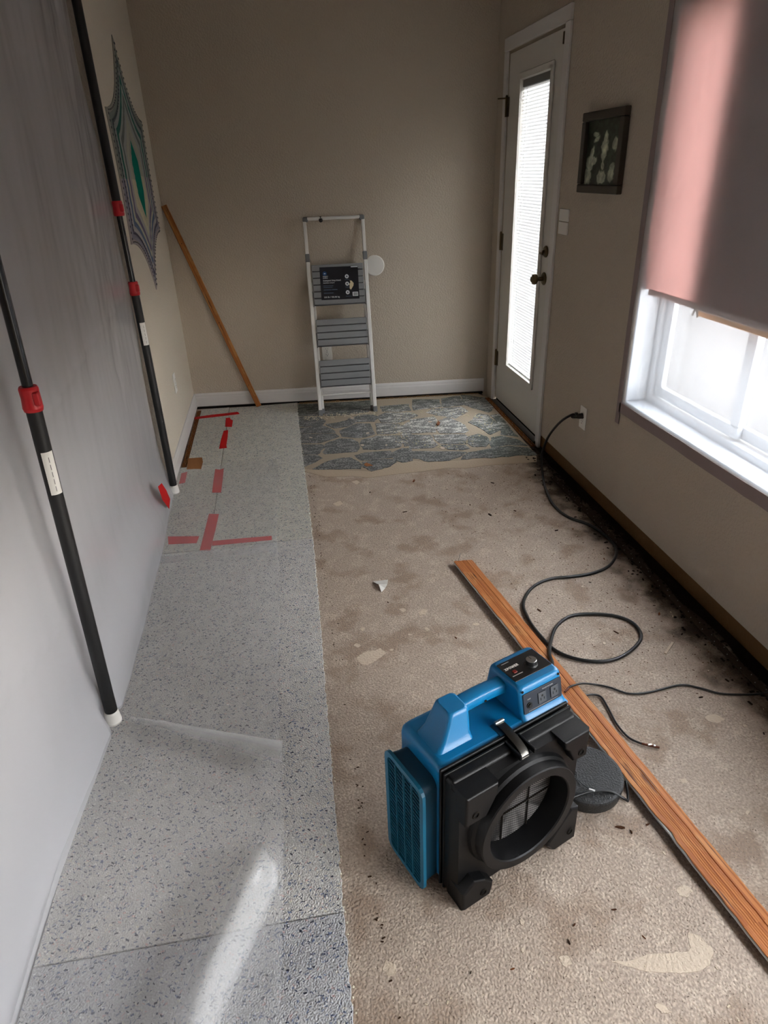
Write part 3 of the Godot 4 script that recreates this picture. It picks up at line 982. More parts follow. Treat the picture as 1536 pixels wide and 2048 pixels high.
	# dried filler smears
	for p in [
		[Vector2(0.807, 2.802), Vector2(0.843, 2.778), Vector2(0.876, 2.778), Vector2(0.899, 2.769), Vector2(0.915, 2.799), Vector2(0.896, 2.814), Vector2(0.868, 2.834), Vector2(0.833, 2.851), Vector2(0.812, 2.828)],
		[Vector2(0.839, 2.644), Vector2(0.854, 2.636), Vector2(0.859, 2.652), Vector2(0.846, 2.662)],
		[Vector2(1.003, 2.552), Vector2(1.02, 2.55), Vector2(1.028, 2.569), Vector2(1.01, 2.577)],
		[Vector2(1.071, 2.593), Vector2(1.093, 2.572), Vector2(1.108, 2.584), Vector2(1.098, 2.603), Vector2(1.077, 2.607)],
		[Vector2(1.071, 2.693), Vector2(1.082, 2.684), Vector2(1.093, 2.698), Vector2(1.079, 2.708)],
		[Vector2(1.248, 2.702), Vector2(1.266, 2.695), Vector2(1.28, 2.704), Vector2(1.269, 2.715)],
		[Vector2(0.805, 2.734), Vector2(0.817, 2.723), Vector2(0.834, 2.74), Vector2(0.818, 2.75)],
		[Vector2(0.738, 3.815), Vector2(0.748, 3.796), Vector2(0.767, 3.807), Vector2(0.766, 3.826), Vector2(0.749, 3.83)],
		[Vector2(1.21, 3.88), Vector2(1.282, 3.887), Vector2(1.346, 3.891), Vector2(1.389, 3.897), Vector2(1.403, 3.857), Vector2(1.428, 3.867), Vector2(1.441, 3.901), Vector2(1.408, 3.93), Vector2(1.347, 3.933), Vector2(1.297, 3.919), Vector2(1.248, 3.901)],
		[Vector2(1.11, 3.856), Vector2(1.132, 3.857), Vector2(1.135, 3.876), Vector2(1.116, 3.88)],
		[Vector2(1.261, 3.978), Vector2(1.279, 3.974), Vector2(1.29, 3.994), Vector2(1.276, 3.996)],
		[Vector2(1.436, 3.761), Vector2(1.46, 3.758), Vector2(1.471, 3.775), Vector2(1.45, 3.787), Vector2(1.432, 3.778)],
		[Vector2(1.805, 3.287), Vector2(1.849, 3.282), Vector2(1.863, 3.308), Vector2(1.837, 3.316), Vector2(1.809, 3.304)],
		[Vector2(1.61, 3.481), Vector2(1.626, 3.482), Vector2(1.629, 3.493), Vector2(1.612, 3.494)],
		[Vector2(1.723, 3.603), Vector2(1.732, 3.607), Vector2(1.719, 3.616), Vector2(1.716, 3.611)],
		[Vector2(0.958, 1.351), Vector2(0.99, 1.334), Vector2(1.006, 1.362), Vector2(0.983, 1.393)],
		[Vector2(0.832, 1.592), Vector2(0.877, 1.56), Vector2(0.891, 1.606), Vector2(0.852, 1.628)],
	]:
		g = G.new()
		var q := PackedVector2Array()
		var n: int = p.size()
		for i in n:
			var a: Vector2 = p[i]
			var b: Vector2 = p[(i + 1) % n]
			q.append(a)
			q.append(a.lerp(b, 0.5) + Vector2(rng.randf_range(-1, 1), rng.randf_range(-1, 1)) * a.distance_to(b) * 0.10)
		for pass_no in 2:
			var soft := PackedVector2Array()
			for i in q.size():
				var a: Vector2 = q[i]
				var b: Vector2 = q[(i + 1) % q.size()]
				soft.append(a.lerp(b, 0.25) + Vector2(rng.randf_range(-1, 1), rng.randf_range(-1, 1)) * 0.0012)
				soft.append(a.lerp(b, 0.75) + Vector2(rng.randf_range(-1, 1), rng.randf_range(-1, 1)) * 0.0012)
			q = soft
		g.prism(ground_poly(q), 0.0008, floor_frame(0.0), 0.0003)
		obj("filler_patch", g, M.plaster, fl)

	# carpet padding in four pieces, butted at seams; ragged cut edge to the right
	var edge := func(z: float) -> float:
		return 0.727 - 0.0042 * z - 0.0028 * z * z - 0.004 * sin(z * 2.3)
	var pads := [
		[0.045, 0.2425, -0.12, 0.94, false, "narrow strip of speckled carpet padding beside the tack strip in the left corner"],
		[0.2455, -1.0, -0.10, 1.935, true, "speckled carpet padding reaching the back wall, left of the stone entry"],
		[0.0, 0.2425, 0.943, 1.932, false, "short narrow piece of speckled carpet padding under plastic by the far black pole"],
		[0.0, -1.0, 1.938, 3.68, true, "long middle piece of speckled carpet padding under the floor plastic"],
		[0.0, -1.0, 3.683, 5.6, true, "nearest piece of speckled carpet padding, in front of the thin cross seam"],
	]
	for q in pads:
		g = G.new()
		var pl := PackedVector2Array()
		var z: float = q[2]
		var x1: float = q[1]
		pl.append(Vector2(q[0], -q[2]))
		if q[4]:
			while z < q[3]:
				pl.append(Vector2(edge.call(z) + rng.randf_range(-0.003, 0.003), -z))
				z += 0.012
			pl.append(Vector2(edge.call(q[3]), -q[3]))
		else:
			pl.append(Vector2(x1, -q[2]))
			pl.append(Vector2(x1, -q[3]))
		pl.append(Vector2(q[0], -q[3]))
		var tint: StandardMaterial3D = M.pad
		if q[3] > 4.0:
			tint = M.pad.duplicate()
			tint.albedo_color = rgb(234, 237, 244)
		elif q[3] < 2.0:
			tint = M.pad.duplicate()
			tint.albedo_color = rgb(255, 255, 248)
		g.prism(pl, 0.0095, floor_frame(0.0004), 0.002)
		var o := tag(obj("carpet_padding", g, tint), q[5], "carpet padding")
		if q[4]:
			# loose crumbs of foam along the cut
			g = G.new()
			z = q[2]
			while z < minf(q[3], 4.3):
				var s := rng.randf_range(0.002, 0.006)
				g.box(Vector3(edge.call(z) + rng.randf_range(-0.001, 0.006), 0.004 + rng.randf_range(-0.002, 0.004), z), Vector3(s, s * 0.8, s), s * 0.3, Basis(Vector3(0.3, 1, 0.2).normalized(), rng.randf() * TAU))
				z += rng.randf_range(0.008, 0.03)
			var fr := obj("frayed_edge", g, M.pad_edge, o)
			fr.set_meta("kind", "stuff")

	# wooden tack strips
	var tack := func(a: Vector3, b: Vector3, wd: float, m: Material, lab: String) -> void:
		var q := G.new()
		var dir := (b - a).normalized()
		var side := dir.cross(Vector3.UP)
		q.uvmap(a, side * 8.0, dir * 0.6)
		q.box((a + b) / 2, Vector3(wd, 0.007, a.distance_to(b)), 0.0015, Basis(side, Vector3.UP, -dir))
		var root := thing("tack_strip", lab, "tack strip", (a + b) / 2)
		var o := obj("wood_strip", q, m, root)
		o.position = -(a + b) / 2
		q = G.new()
		var n := int(a.distance_to(b) / 0.035)
		for i in n:
			var at := a.lerp(b, (i + 0.5) / n) - (a + b) / 2 + side * (0.007 if i % 2 == 0 else -0.006)
			q.lathe([Vector2(0.0018, 0.0), Vector2(0.0018, 0.004), Vector2(0.0, 0.0075)], Transform3D(Basis.IDENTITY, at), 5)
		var pins := obj("tack_pins", q, M.steel, root)
		pins.set_meta("kind", "stuff")
	tack.call(Vector3(0.030, 0.0055, -0.10), Vector3(0.030, 0.0055, 0.95), 0.026, M.tack_wood, "brown tack strip along the left wall beside the padding")
	tack.call(Vector3(2.088, 0.0055, 0.15), Vector3(2.080, 0.0055, 1.11), 0.030, M.tack_wood, "rusty brown tack strip on the floor in front of the white door")
	tack.call(Vector3(2.022, 0.0055, 1.55), Vector3(2.064, 0.0055, 4.3), 0.026, M.old_wood, "dark weathered tack strip along the foot of the right wall under the window")


func air_mover() -> void:
	# local x = right along the front, y up, z = out of the front
	var o := thing("air_scrubber", "blue and black portable air machine with a carry handle standing on the bare floor", "air scrubber", Vector3(0.9224, 0, 3.7062), 0.3913)
	var wd := 0.364
	var rr := func(cx: float, cz: float, w: float, d: float, r: float, y: float, n := 5) -> PackedVector3Array:
		var out := PackedVector3Array()
		r = minf(r, minf(w, d) * 0.49)
		for q in 4:
			var ox: float = cx + (w / 2 - r) * [1, -1, -1, 1][q]
			var oz: float = cz + (d / 2 - r) * [1, 1, -1, -1][q]
			for i in n:
				var a := PI / 2 * q + PI / 2 * i / (n - 1)
				out.append(Vector3(ox + cos(a) * r, y, oz + sin(a) * r))
		return out
	# blue shell
	var g := G.new()
	var zc := -0.139
	var rows := []
	for q in [[0.010, 0.012], [0.016, 0.004], [0.03, 0.0], [0.355, 0.0], [0.368, 0.002], [0.376, 0.007], [0.379, 0.016]]:
		rows.append(rr.call(wd / 2, zc, wd - 2 * q[1], 0.166 - 2 * q[1], 0.018, q[0]))
	g.skin(rows, true, true)
	obj("shell", g, M.blue, o)
	# black front half
	g = G.new()
	g.box(Vector3(wd / 2, 0.192, -0.036), Vector3(wd - 0.004, 0.366, 0.036), 0.010)
	g.box(Vector3(wd / 2, 0.1925, -0.058), Vector3(wd + 0.004, 0.377, 0.008), 0.003)
	g.box(Vector3(wd / 2, 0.191, -0.046), Vector3(wd + 0.001, 0.374, 0.006), 0.002)
	# face plate with a round opening
	var cc := Vector2(0.18, 0.205)
	var n := 72
	var hole := 0.112
	var ring_out := func(a: float, x0: float, x1: float, y0: float, y1: float) -> Vector2:
		var d := Vector2(cos(a), sin(a))
		var tx := (x1 - cc.x) / d.x if d.x > 0.0001 else ((x0 - cc.x) / d.x if d.x < -0.0001 else 1e9)
		var ty := (y1 - cc.y) / d.y if d.y > 0.0001 else ((y0 - cc.y) / d.y if d.y < -0.0001 else 1e9)
		return cc + d * minf(tx, ty)
	for i in n:
		var a0 := TAU * i / n
		var a1 := TAU * (i + 1) / n
		var i0 := cc + Vector2(cos(a0), sin(a0)) * hole
		var i1 := cc + Vector2(cos(a1), sin(a1)) * hole
		var o0: Vector2 = ring_out.call(a0, 0.008, wd - 0.008, 0.016, 0.362)
		var o1: Vector2 = ring_out.call(a1, 0.008, wd - 0.008, 0.016, 0.362)
		var b0: Vector2 = ring_out.call(a0, 0.003, wd - 0.003, 0.010, 0.369)
		var b1: Vector2 = ring_out.call(a1, 0.003, wd - 0.003, 0.010, 0.369)
		g.quad(Vector3(i0.x, i0.y, 0), Vector3(o0.x, o0.y, 0), Vector3(o1.x, o1.y, 0), Vector3(i1.x, i1.y, 0))
		g.quad(Vector3(o0.x, o0.y, 0), Vector3(b0.x, b0.y, -0.03), Vector3(b1.x, b1.y, -0.03), Vector3(o1.x, o1.y, 0))
	obj("front_panel", g, M.black, o)
	# corner bumpers
	for q in [
		[PackedVector2Array([Vector2(0.006, 0.368), Vector2(0.092, 0.368), Vector2(0.092, 0.338), Vector2(0.082, 0.318), Vector2(0.062, 0.282), Vector2(0.006, 0.282)]), Vector2(0.03, 0.31)],
		[PackedVector2Array([Vector2(0.358, 0.368), Vector2(0.278, 0.368), Vector2(0.282, 0.345), Vector2(0.296, 0.330), Vector2(0.316, 0.288), Vector2(0.358, 0.285)]), Vector2(0.333, 0.31)],
		[PackedVector2Array([Vector2(0.358, 0.0), Vector2(0.284, 0.0), Vector2(0.262, 0.030), Vector2(0.262, 0.045), Vector2(0.330, 0.122), Vector2(0.358, 0.108)]), Vector2(0.332, 0.04)],
		[PackedVector2Array([Vector2(0.004, 0.0), Vector2(0.086, 0.0), Vector2(0.094, 0.036), Vector2(0.070, 0.066), Vector2(0.036, 0.086), Vector2(0.004, 0.060)]), Vector2(0.062, 0.028)],
	]:
		g = G.new()
		g.prism(q[0], 0.060, Transform3D(Basis.IDENTITY, Vector3(0, 0, -0.034)), 0.006, false)
		var bmp := obj("corner_bumper", g, M.black, o)
		g = G.new()
		g.lathe([Vector2(0.0095, 0.0005), Vector2(0.0085, 0.0022), Vector2(0.0065, 0.0022), Vector2(0.0055, -0.012), Vector2(0.0, -0.012)], Transform3D(Basis(Vector3.RIGHT, PI / 2), Vector3(q[1].x, q[1].y, 0.026)), 16)
		obj("screw_recess", g, M.dark, bmp)
	# collar round the opening and the filter behind it
	g = G.new()
	var fr := Transform3D(Basis(Vector3.RIGHT, PI / 2), Vector3(cc.x, cc.y, 0))
	g.lathe([Vector2(0.150, -0.004), Vector2(0.146, 0.010), Vector2(0.141, 0.016), Vector2(0.139, 0.036), Vector2(0.137, 0.039), Vector2(0.117, 0.039), Vector2(0.1145, 0.036), Vector2(0.112, 0.0), Vector2(0.112, -0.04), Vector2(0.108, -0.044)], fr, 72)
	obj("duct_collar", g, M.black, o)
	g = G.new()
	g.lathe([Vector2(0.113, -0.018), Vector2(0.0, -0.018)], fr, 48)
	var fm := mat(rgb(205, 200, 196), 0.9, 0.2)
	var mesh_pat := picture(64, 64, func(x: int, y: int, k: int) -> Color:
		var d := Vector2((x % 16) - 7.5 + (8 if (y / 8) % 2 == 0 else 0), (y % 8) - 3.5)
		return Color.WHITE * (0.35 + 0.65 * sstep(5.0, 2.5, Vector2(fmod(absf(d.x), 16.0), d.y * 1.6).length())))
	fm.albedo_texture = mesh_pat
	fm.uv1_triplanar = true
	fm.uv1_scale = Vector3(40, 40, 40)
	var flt := obj("filter", g, fm, o)
	for q in [[Vector3(cc.x - 0.036, cc.y, -0.015), Vector3(0.003, 0.205, 0.004)], [Vector3(cc.x + 0.042, cc.y, -0.015), Vector3(0.003, 0.205, 0.004)], [Vector3(cc.x, cc.y - 0.018, -0.015), Vector3(0.216, 0.003, 0.004)]]:
		g = G.new()
		g.box(q[0], q[1], 0.001)
		obj("filter_wire", g, M.dark, flt)
	# handle: post, bar, control housing
	g = G.new()
	rows = []
	for q in [[0.0665, -0.133, 0.106, 0.094, 0.376], [0.067, -0.134, 0.096, 0.086, 0.380], [0.076, -0.138, 0.078, 0.078, 0.392], [0.088, -0.143, 0.062, 0.069, 0.425], [0.092, -0.145, 0.056, 0.064, 0.440], [0.0925, -0.145, 0.052, 0.060, 0.4465], [0.0925, -0.145, 0.044, 0.052, 0.449]]:
		rows.append(rr.call(q[0], q[1], q[2], q[3], 0.011, q[4], 6))
	g.skin(rows, true, true)
	obj("handle_post", g, M.blue, o)
	g = G.new()
	rows = []
	for i in 9:
		var x := 0.10 + 0.15 * i / 8.0
		var row := PackedVector3Array()
		for j in 16:
			var a := TAU * j / 16
			var cy := 0.428 + 0.004 * sin(PI * i / 8.0)
			row.append(Vector3(x, cy + 0.0165 * sign(sin(a)) * pow(absf(sin(a)), 0.6), -0.147 + 0.0195 * sign(cos(a)) * pow(absf(cos(a)), 0.6)))
		rows.append(row)
	g.skin(rows, true, true)
	obj("handle_bar", g, M.blue, o)
	g = G.new()
	rows = []
	for q in [[0.303, -0.137, 0.140, 0.164, 0.375], [0.303, -0.137, 0.132, 0.152, 0.380], [0.302, -0.138, 0.129, 0.134, 0.392], [0.301, -0.139, 0.129, 0.112, 0.444], [0.301, -0.139, 0.127, 0.108, 0.452], [0.301, -0.139, 0.120, 0.101, 0.457], [0.301, -0.139, 0.110, 0.092, 0.458]]:
		rows.append(rr.call(q[0], q[1], q[2], q[3], 0.012, q[4], 6))
	g.skin(rows, true, true)
	var hs := obj("control_housing", g, M.blue, o)
	# control panel on top
	g = G.new()
	g.box(Vector3(0.303, 0.4585, -0.143), Vector3(0.112, 0.0024, 0.068), 0.001)
	obj("control_panel", g, mat(rgb(24, 23, 23), 0.35), hs)
	g = G.new()
	g.lathe([Vector2(0.0, 0.014), Vector2(0.0115, 0.014), Vector2(0.0125, 0.013)], Transform3D(Basis.IDENTITY, Vector3(0.318, 0.4597, -0.136)), 28)
	obj("knob_cap", g, M.silver, hs)
	g = G.new()
	g.lathe([Vector2(0.0125, 0.013), Vector2(0.0135, 0.003), Vector2(0.016, 0.0), Vector2(0.0, 0.0)], Transform3D(Basis.IDENTITY, Vector3(0.318, 0.4597, -0.136)), 28)
	obj("speed_knob", g, M.rubber, hs)
	g = G.new()
	g.box(Vector3(0.318, 0.4738, -0.142), Vector3(0.0012, 0.0008, 0.012), 0.0002)
	obj("knob_mark", g, M.ink, hs)
	g = G.new()
	g.box(Vector3(0.268, 0.4605, -0.136), Vector3(0.010, 0.003, 0.009), 0.001)
	obj("indicator_light", g, mat(rgb(110, 22, 16), 0.3), hs)
	text("XPOWER", 0.0098, M.label_white, frame(Vector3(0.272, 0.4598, -0.152), Vector3.RIGHT, Vector3(0, 0, -1)), hs)
	for q in [[0.268, -0.1255, 0.030, 0.0022], [0.268, -0.1705, 0.022, 0.0016]]:
		g = G.new()
		g.box(Vector3(q[0], 0.4598, q[1]), Vector3(q[2], 0.0004, q[3]), 0.0001)
		obj("print_line", g, mat(rgb(150, 148, 146), 0.6), hs)
	# outlet panel on the sloping front: frame on that face
	var fx := Vector3.RIGHT
	var fy := Vector3(0, 0.052, -0.011).normalized()
	var pf := frame(Vector3(0.302, 0.4165, -0.0765), fx, fy)
	var pl := PackedVector2Array()
	for i in 20:
		var a := TAU * i / 20
		pl.append(Vector2(signf(cos(a)) * 0.054 + cos(a) * 0.004, signf(sin(a)) * 0.022 + sin(a) * 0.004))
	g = G.new()
	g.prism(pl, 0.002, pf, 0.0006)
	var op := obj("outlet_panel", g, mat(rgb(40, 46, 56), 0.4), o)
	for q in [-0.004, 0.034]:
		g = G.new()
		g.box(pf * Vector3(q, -0.001, 0.003), Vector3(0.024, 0.028, 0.003), 0.001, pf.basis)
		var rc := obj("receptacle", g, mat(rgb(66, 70, 76), 0.5), op)
		for s in [[-0.005, 0.004, 0.002, 0.007], [0.005, 0.004, 0.002, 0.006], [0.0, -0.007, 0.005, 0.005]]:
			var gg := G.new()
			gg.box(pf * Vector3(q + s[0], -0.001 - s[1] * 0.7, 0.0046), Vector3(s[2], s[3], 0.0006), 0.0001, pf.basis)
			gg.box(pf * Vector3(q + s[0], -0.001 - s[1] * 0.7, 0.0046), Vector3(s[2] * 0.8, s[3] * 0.8, 0.0008), 0.0001, pf.basis)
			obj("slot", gg, mat(rgb(6, 6, 7), 0.7), op)
	g = G.new()
	g.lathe([Vector2(0.008, 0.002), Vector2(0.008, 0.004), Vector2(0.0055, 0.004), Vector2(0.005, 0.007), Vector2(0.0, 0.007)], pf * Transform3D(Basis(Vector3.RIGHT, PI / 2), Vector3(-0.042, -0.006, 0)), 18)
	obj("reset_button", g, M.rubber, op)
	text("POWER OUTLETS", 0.0042, mat(rgb(150, 150, 152), 0.6), pf * Transform3D(Basis.IDENTITY, Vector3(0.015, 0.0185, 0.0024)), op)
	text("RESET", 0.0035, mat(rgb(150, 150, 152), 0.6), pf * Transform3D(Basis.IDENTITY, Vector3(-0.042, 0.010, 0.0024)), op)
	g = G.new()
	g.box(pf * Vector3(0.0, -0.0215, 0.0021), Vector3(0.09, 0.0016, 0.0004), 0.0001, pf.basis)
	obj("print_line", g, mat(rgb(120, 120, 122), 0.6), op)
	for q in [pf * Vector3(-0.057, 0.033, 0.0), pf * Vector3(0.052, 0.034, 0.0)]:
		g = G.new()
		g.lathe([Vector2(0.0032, 0.0), Vector2(0.0030, 0.0012), Vector2(0.0, 0.0012)], Transform3D(pf.basis * Basis(Vector3.RIGHT, PI / 2), q), 12)
		obj("screw", g, M.dark, hs)
	for q in [Vector3(0.092, 0.412, -0.108), Vector3(0.176, 0.426, -0.127)]:
		g = G.new()
		g.lathe([Vector2(0.0032, 0.0), Vector2(0.0030, 0.0014), Vector2(0.0, 0.0014)], Transform3D(Basis(Vector3.RIGHT, PI / 2), q), 12)
		obj("screw", g, M.dark, o)
	# draw latch
	g = G.new()
	g.box(Vector3(0.184, 0.3795, -0.078), Vector3(0.036, 0.003, 0.040), 0.001)
	obj("latch_recess", g, M.blue_dark, o)
	var lt := G.new()
	rows = []
	for q in [[0.385, -0.092], [0.388, -0.080], [0.387, -0.060], [0.382, -0.030], [0.372, -0.006], [0.358, 0.001]]:
		rows.append(PackedVector3Array([Vector3(0.176, q[0], q[1]), Vector3(0.196, q[0], q[1]), Vector3(0.196, q[0] - 0.003, q[1]), Vector3(0.176, q[0] - 0.003, q[1])]))
	lt.skin(rows, true, true)
	var la := obj("latch", lt, mat(rgb(84, 82, 78), 0.35, 0.5, 1.0), o)
	g = G.new()
	g.tube(PackedVector3Array([Vector3(0.174, 0.388, -0.090), Vector3(0.198, 0.388, -0.090)]), 0.0045, 10)
	obj("latch_hook", g, M.silver, la)
	for q in [0.1665, 0.2055]:
		g = G.new()
		g.box(Vector3(q, 0.372, -0.020), Vector3(0.006, 0.014, 0.056), 0.002)
		obj("latch_guard", g, M.black, o)
	# intake grille on the left side
	g = G.new()
	rows = []
	for q in [[0.0, 0.128, 0.325], [-0.018, 0.13, 0.325], [-0.040, 0.138, 0.325]]:
		var row: PackedVector3Array = rr.call(0.0, 0.0, q[1], q[2], 0.022, 0.0, 5)
		for i in row.size():
			row[i] = Vector3(q[0], 0.173 + row[i].z, -0.134 + row[i].x)
		rows.append(row)
	g.skin(rows, true)
	var gr := obj("intake_grille", g, M.blue_dark, o)
	g = G.new()
	var outer: PackedVector3Array = rr.call(0.0, 0.0, 0.154, 0.334, 0.024, 0.0, 5)
	var inner: PackedVector3Array = rr.call(0.0, 0.0, 0.128, 0.306, 0.014, 0.0, 5)
	rows = []
	for q in [[outer, -0.038], [outer, -0.046], [inner, -0.046], [inner, -0.036], [outer, -0.038]]:
		var row := PackedVector3Array()
		for pt in q[0]:
			row.append(Vector3(q[1], 0.172 + pt.z, -0.134 + pt.x))
		rows.append(row)
	for i in 4:
		for j in outer.size():
			var kk := (j + 1) % outer.size()
			g.quad(rows[i][j], rows[i + 1][j], rows[i + 1][kk], rows[i][kk])
	obj("grille_frame", g, M.grille, gr)
	for i in 3:
		g = G.new()
		g.box(Vector3(-0.044, 0.172, -0.134 + (i - 1) * 0.032), Vector3(0.006, 0.31, 0.0032), 0.001)
		obj("grille_bar", g, M.grille, gr)
	for i in 25:
		g = G.new()
		g.box(Vector3(-0.042, 0.028 + 0.012 * i, -0.134), Vector3(0.003, 0.0024, 0.13), 0.0006, Basis(Vector3(1, 0, 0), 0.12))
		obj("grille_slat", g, M.grille, gr)
	g = G.new()
	g.box(Vector3(-0.004, 0.172, -0.134), Vector3(0.006, 0.30, 0.12), 0.002)
	obj("intake_filter", g, mat(rgb(8, 8, 9), 0.95, 0.1), gr)

	# black cap lying behind, with a cord across it
	var cp := thing("duct_cap", "flat round black cap lying on the floor behind the air machine", "duct cap", Vector3(1.352, 0, 3.452))
	g = G.new()
	g.lathe([Vector2(0.0, 0.0), Vector2(0.086, 0.0), Vector2(0.092, 0.006), Vector2(0.096, 0.040), Vector2(0.094, 0.045), Vector2(0.088, 0.047), Vector2(0.0, 0.047)], Transform3D(Basis(Vector3(1, 0, 0.3).normalized(), 0.04), Vector3(0, 0.002, 0)), 40)
	obj("cap_body", g, bumped(mat(rgb(36, 36, 35), 0.55), M.wall.heightmap_texture, 0.15, 5.0), cp)
	g = G.new()
	g.tube(catmull([Vector3(-0.08, 0.050, 0.07), Vector3(-0.02, 0.053, 0.062), Vector3(0.03, 0.050, 0.068), Vector3(0.066, 0.034, 0.085), Vector3(0.083, 0.012, 0.076), Vector3(0.094, 0.016, 0.052), Vector3(0.098, 0.030, 0.030)]), 0.0036, 8)
	obj("strap_cord", g, M.rubber, cp)
	g = G.new()
	g.tube(catmull([Vector3(-0.05, 0.0515, -0.03), Vector3(-0.028, 0.0515, -0.005), Vector3(-0.034, 0.0515, 0.02), Vector3(-0.018, 0.053, 0.055)]), 0.0012, 6)
	obj("thin_wire", g, M.rubber, cp)
	g = G.new()
	g.box(Vector3(-0.014, 0.056, 0.060), Vector3(0.016, 0.004, 0.005), 0.001, Basis(Vector3.UP, -0.6))
	obj("cable_tie", g, M.white_plastic, cp)


func board() -> void:
	# old baseboard lying on its face: grooved back up, tilted a little to the right
	var o := thing("wood_board", "long orange-brown wooden board with grooves lying behind the air machine", "board", Vector3(1.452, 0, 3.30))
	var a := Vector3(1.286, 0, 2.297)
	var b := Vector3(1.604, 0, 4.45)
	var dir := (b - a).normalized()
	var side := Vector3.UP.cross(dir) * 1.0
	if side.x < 0:
		side = -side
	var ln := a.distance_to(b)
	var rng := RandomNumberGenerator.new()
	rng.seed = 23
	var f := FastNoiseLite.new()
	f.seed = 9
	f.frequency = 5.0
	var nu := 120
	var nv := 80
	var wd := 0.084
	var height := func(u: float) -> float:
		var h := 0.0
		for q in [[0.17, 0.010, 0.0009], [0.25, 0.010, 0.0013], [0.33, 0.012, 0.0016], [0.41, 0.012, 0.0014], [0.49, 0.010, 0.0010], [0.56, 0.010, 0.0007], [0.66, 0.008, 0.0055], [0.90, 0.02, 0.0006]]:
			h -= q[2] * exp(-pow((u - q[0]) / q[1], 2))
		return h - 0.0025 * sstep(0.94, 1.0, u) - 0.001 * sstep(0.05, 0.0, u)
	var g := G.new().uvmap(a, side / 0.085, dir / 1.6)
	var top := []
	var bot := []
	var lip := []
	for i in nv + 1:
		var t := float(i) / nv
		var chip := 0.0035 * maxf(0.0, f.get_noise_1d(t * 9.0)) * 2.0 + (0.006 * exp(-pow((t - 0.62) / 0.012, 2)) + 0.005 * exp(-pow((t - 0.44) / 0.008, 2)))
		var w0 := wd * (1.0 - 0.05 * t) + 0.002 * f.get_noise_1d(t * 6.0 + 40.0)
		if i == 0:
			chip += 0.0
		var rt := PackedVector3Array()
		var rb := PackedVector3Array()
		for j in nu + 1:
			var u := float(j) / nu
			var s := lerpf(chip, w0, u)
			var endz := t * ln + (0.006 * f.get_noise_1d(u * 5.0) if i == 0 else 0.0)
			var y := lerpf(0.024, 0.014, u) + 0.003 * sin(t * 5.0)
			rt.append(a + dir * endz + side * s + Vector3(0, y + height.call(u), 0))
			rb.append(a + dir * endz + side * s + Vector3(0, y - 0.0105, 0))
		top.append(rt)
		bot.append(rb)
		lip.append(PackedVector3Array([a + dir * t * ln + side * (chip * 0.35 - 0.0015) + Vector3(0, lerpf(0.024, 0.014, 0.0) + 0.003 * sin(t * 5.0) - 0.004, 0), a + dir * t * ln + side * (chip + 0.01) + Vector3(0, 0.024 + 0.003 * sin(t * 5.0) - 0.0045, 0)]))
	g.skin(top)
	g.skin(bot)
	for i in nv:
		g.quad(top[i][0], top[i + 1][0], bot[i + 1][0], bot[i][0])
		g.quad(top[i][nu], top[i + 1][nu], bot[i + 1][nu], bot[i][nu])
	for j in nu:
		g.quad(top[0][j], top[0][j + 1], bot[0][j + 1], bot[0][j])
		g.quad(top[nv][j], top[nv][j + 1], bot[nv][j + 1], bot[nv][j])
	var bd := obj("plank", g, M.pine, o)
	bd.position = -o.position
	g = G.new()
	var under := []
	for i in nv + 1:
		under.append(PackedVector3Array([lip[i][0] - Vector3(0, 0.006, 0), lip[i][0], lip[i][1]]))
	g.skin(under)
	var pe := obj("painted_edge", g, M.paint_white, o)
	pe.position = -o.position
	g = G.new()
	g.tube(PackedVector3Array([a + dir * 0.003 + side * 0.018 + Vector3(0, 0.018, 0), a + dir * -0.004 + side * 0.030 + Vector3(0, 0.055, 0)]), 0.0010, 6)
	var nl := obj("nail", g, M.steel, o)
	nl.position = -o.position


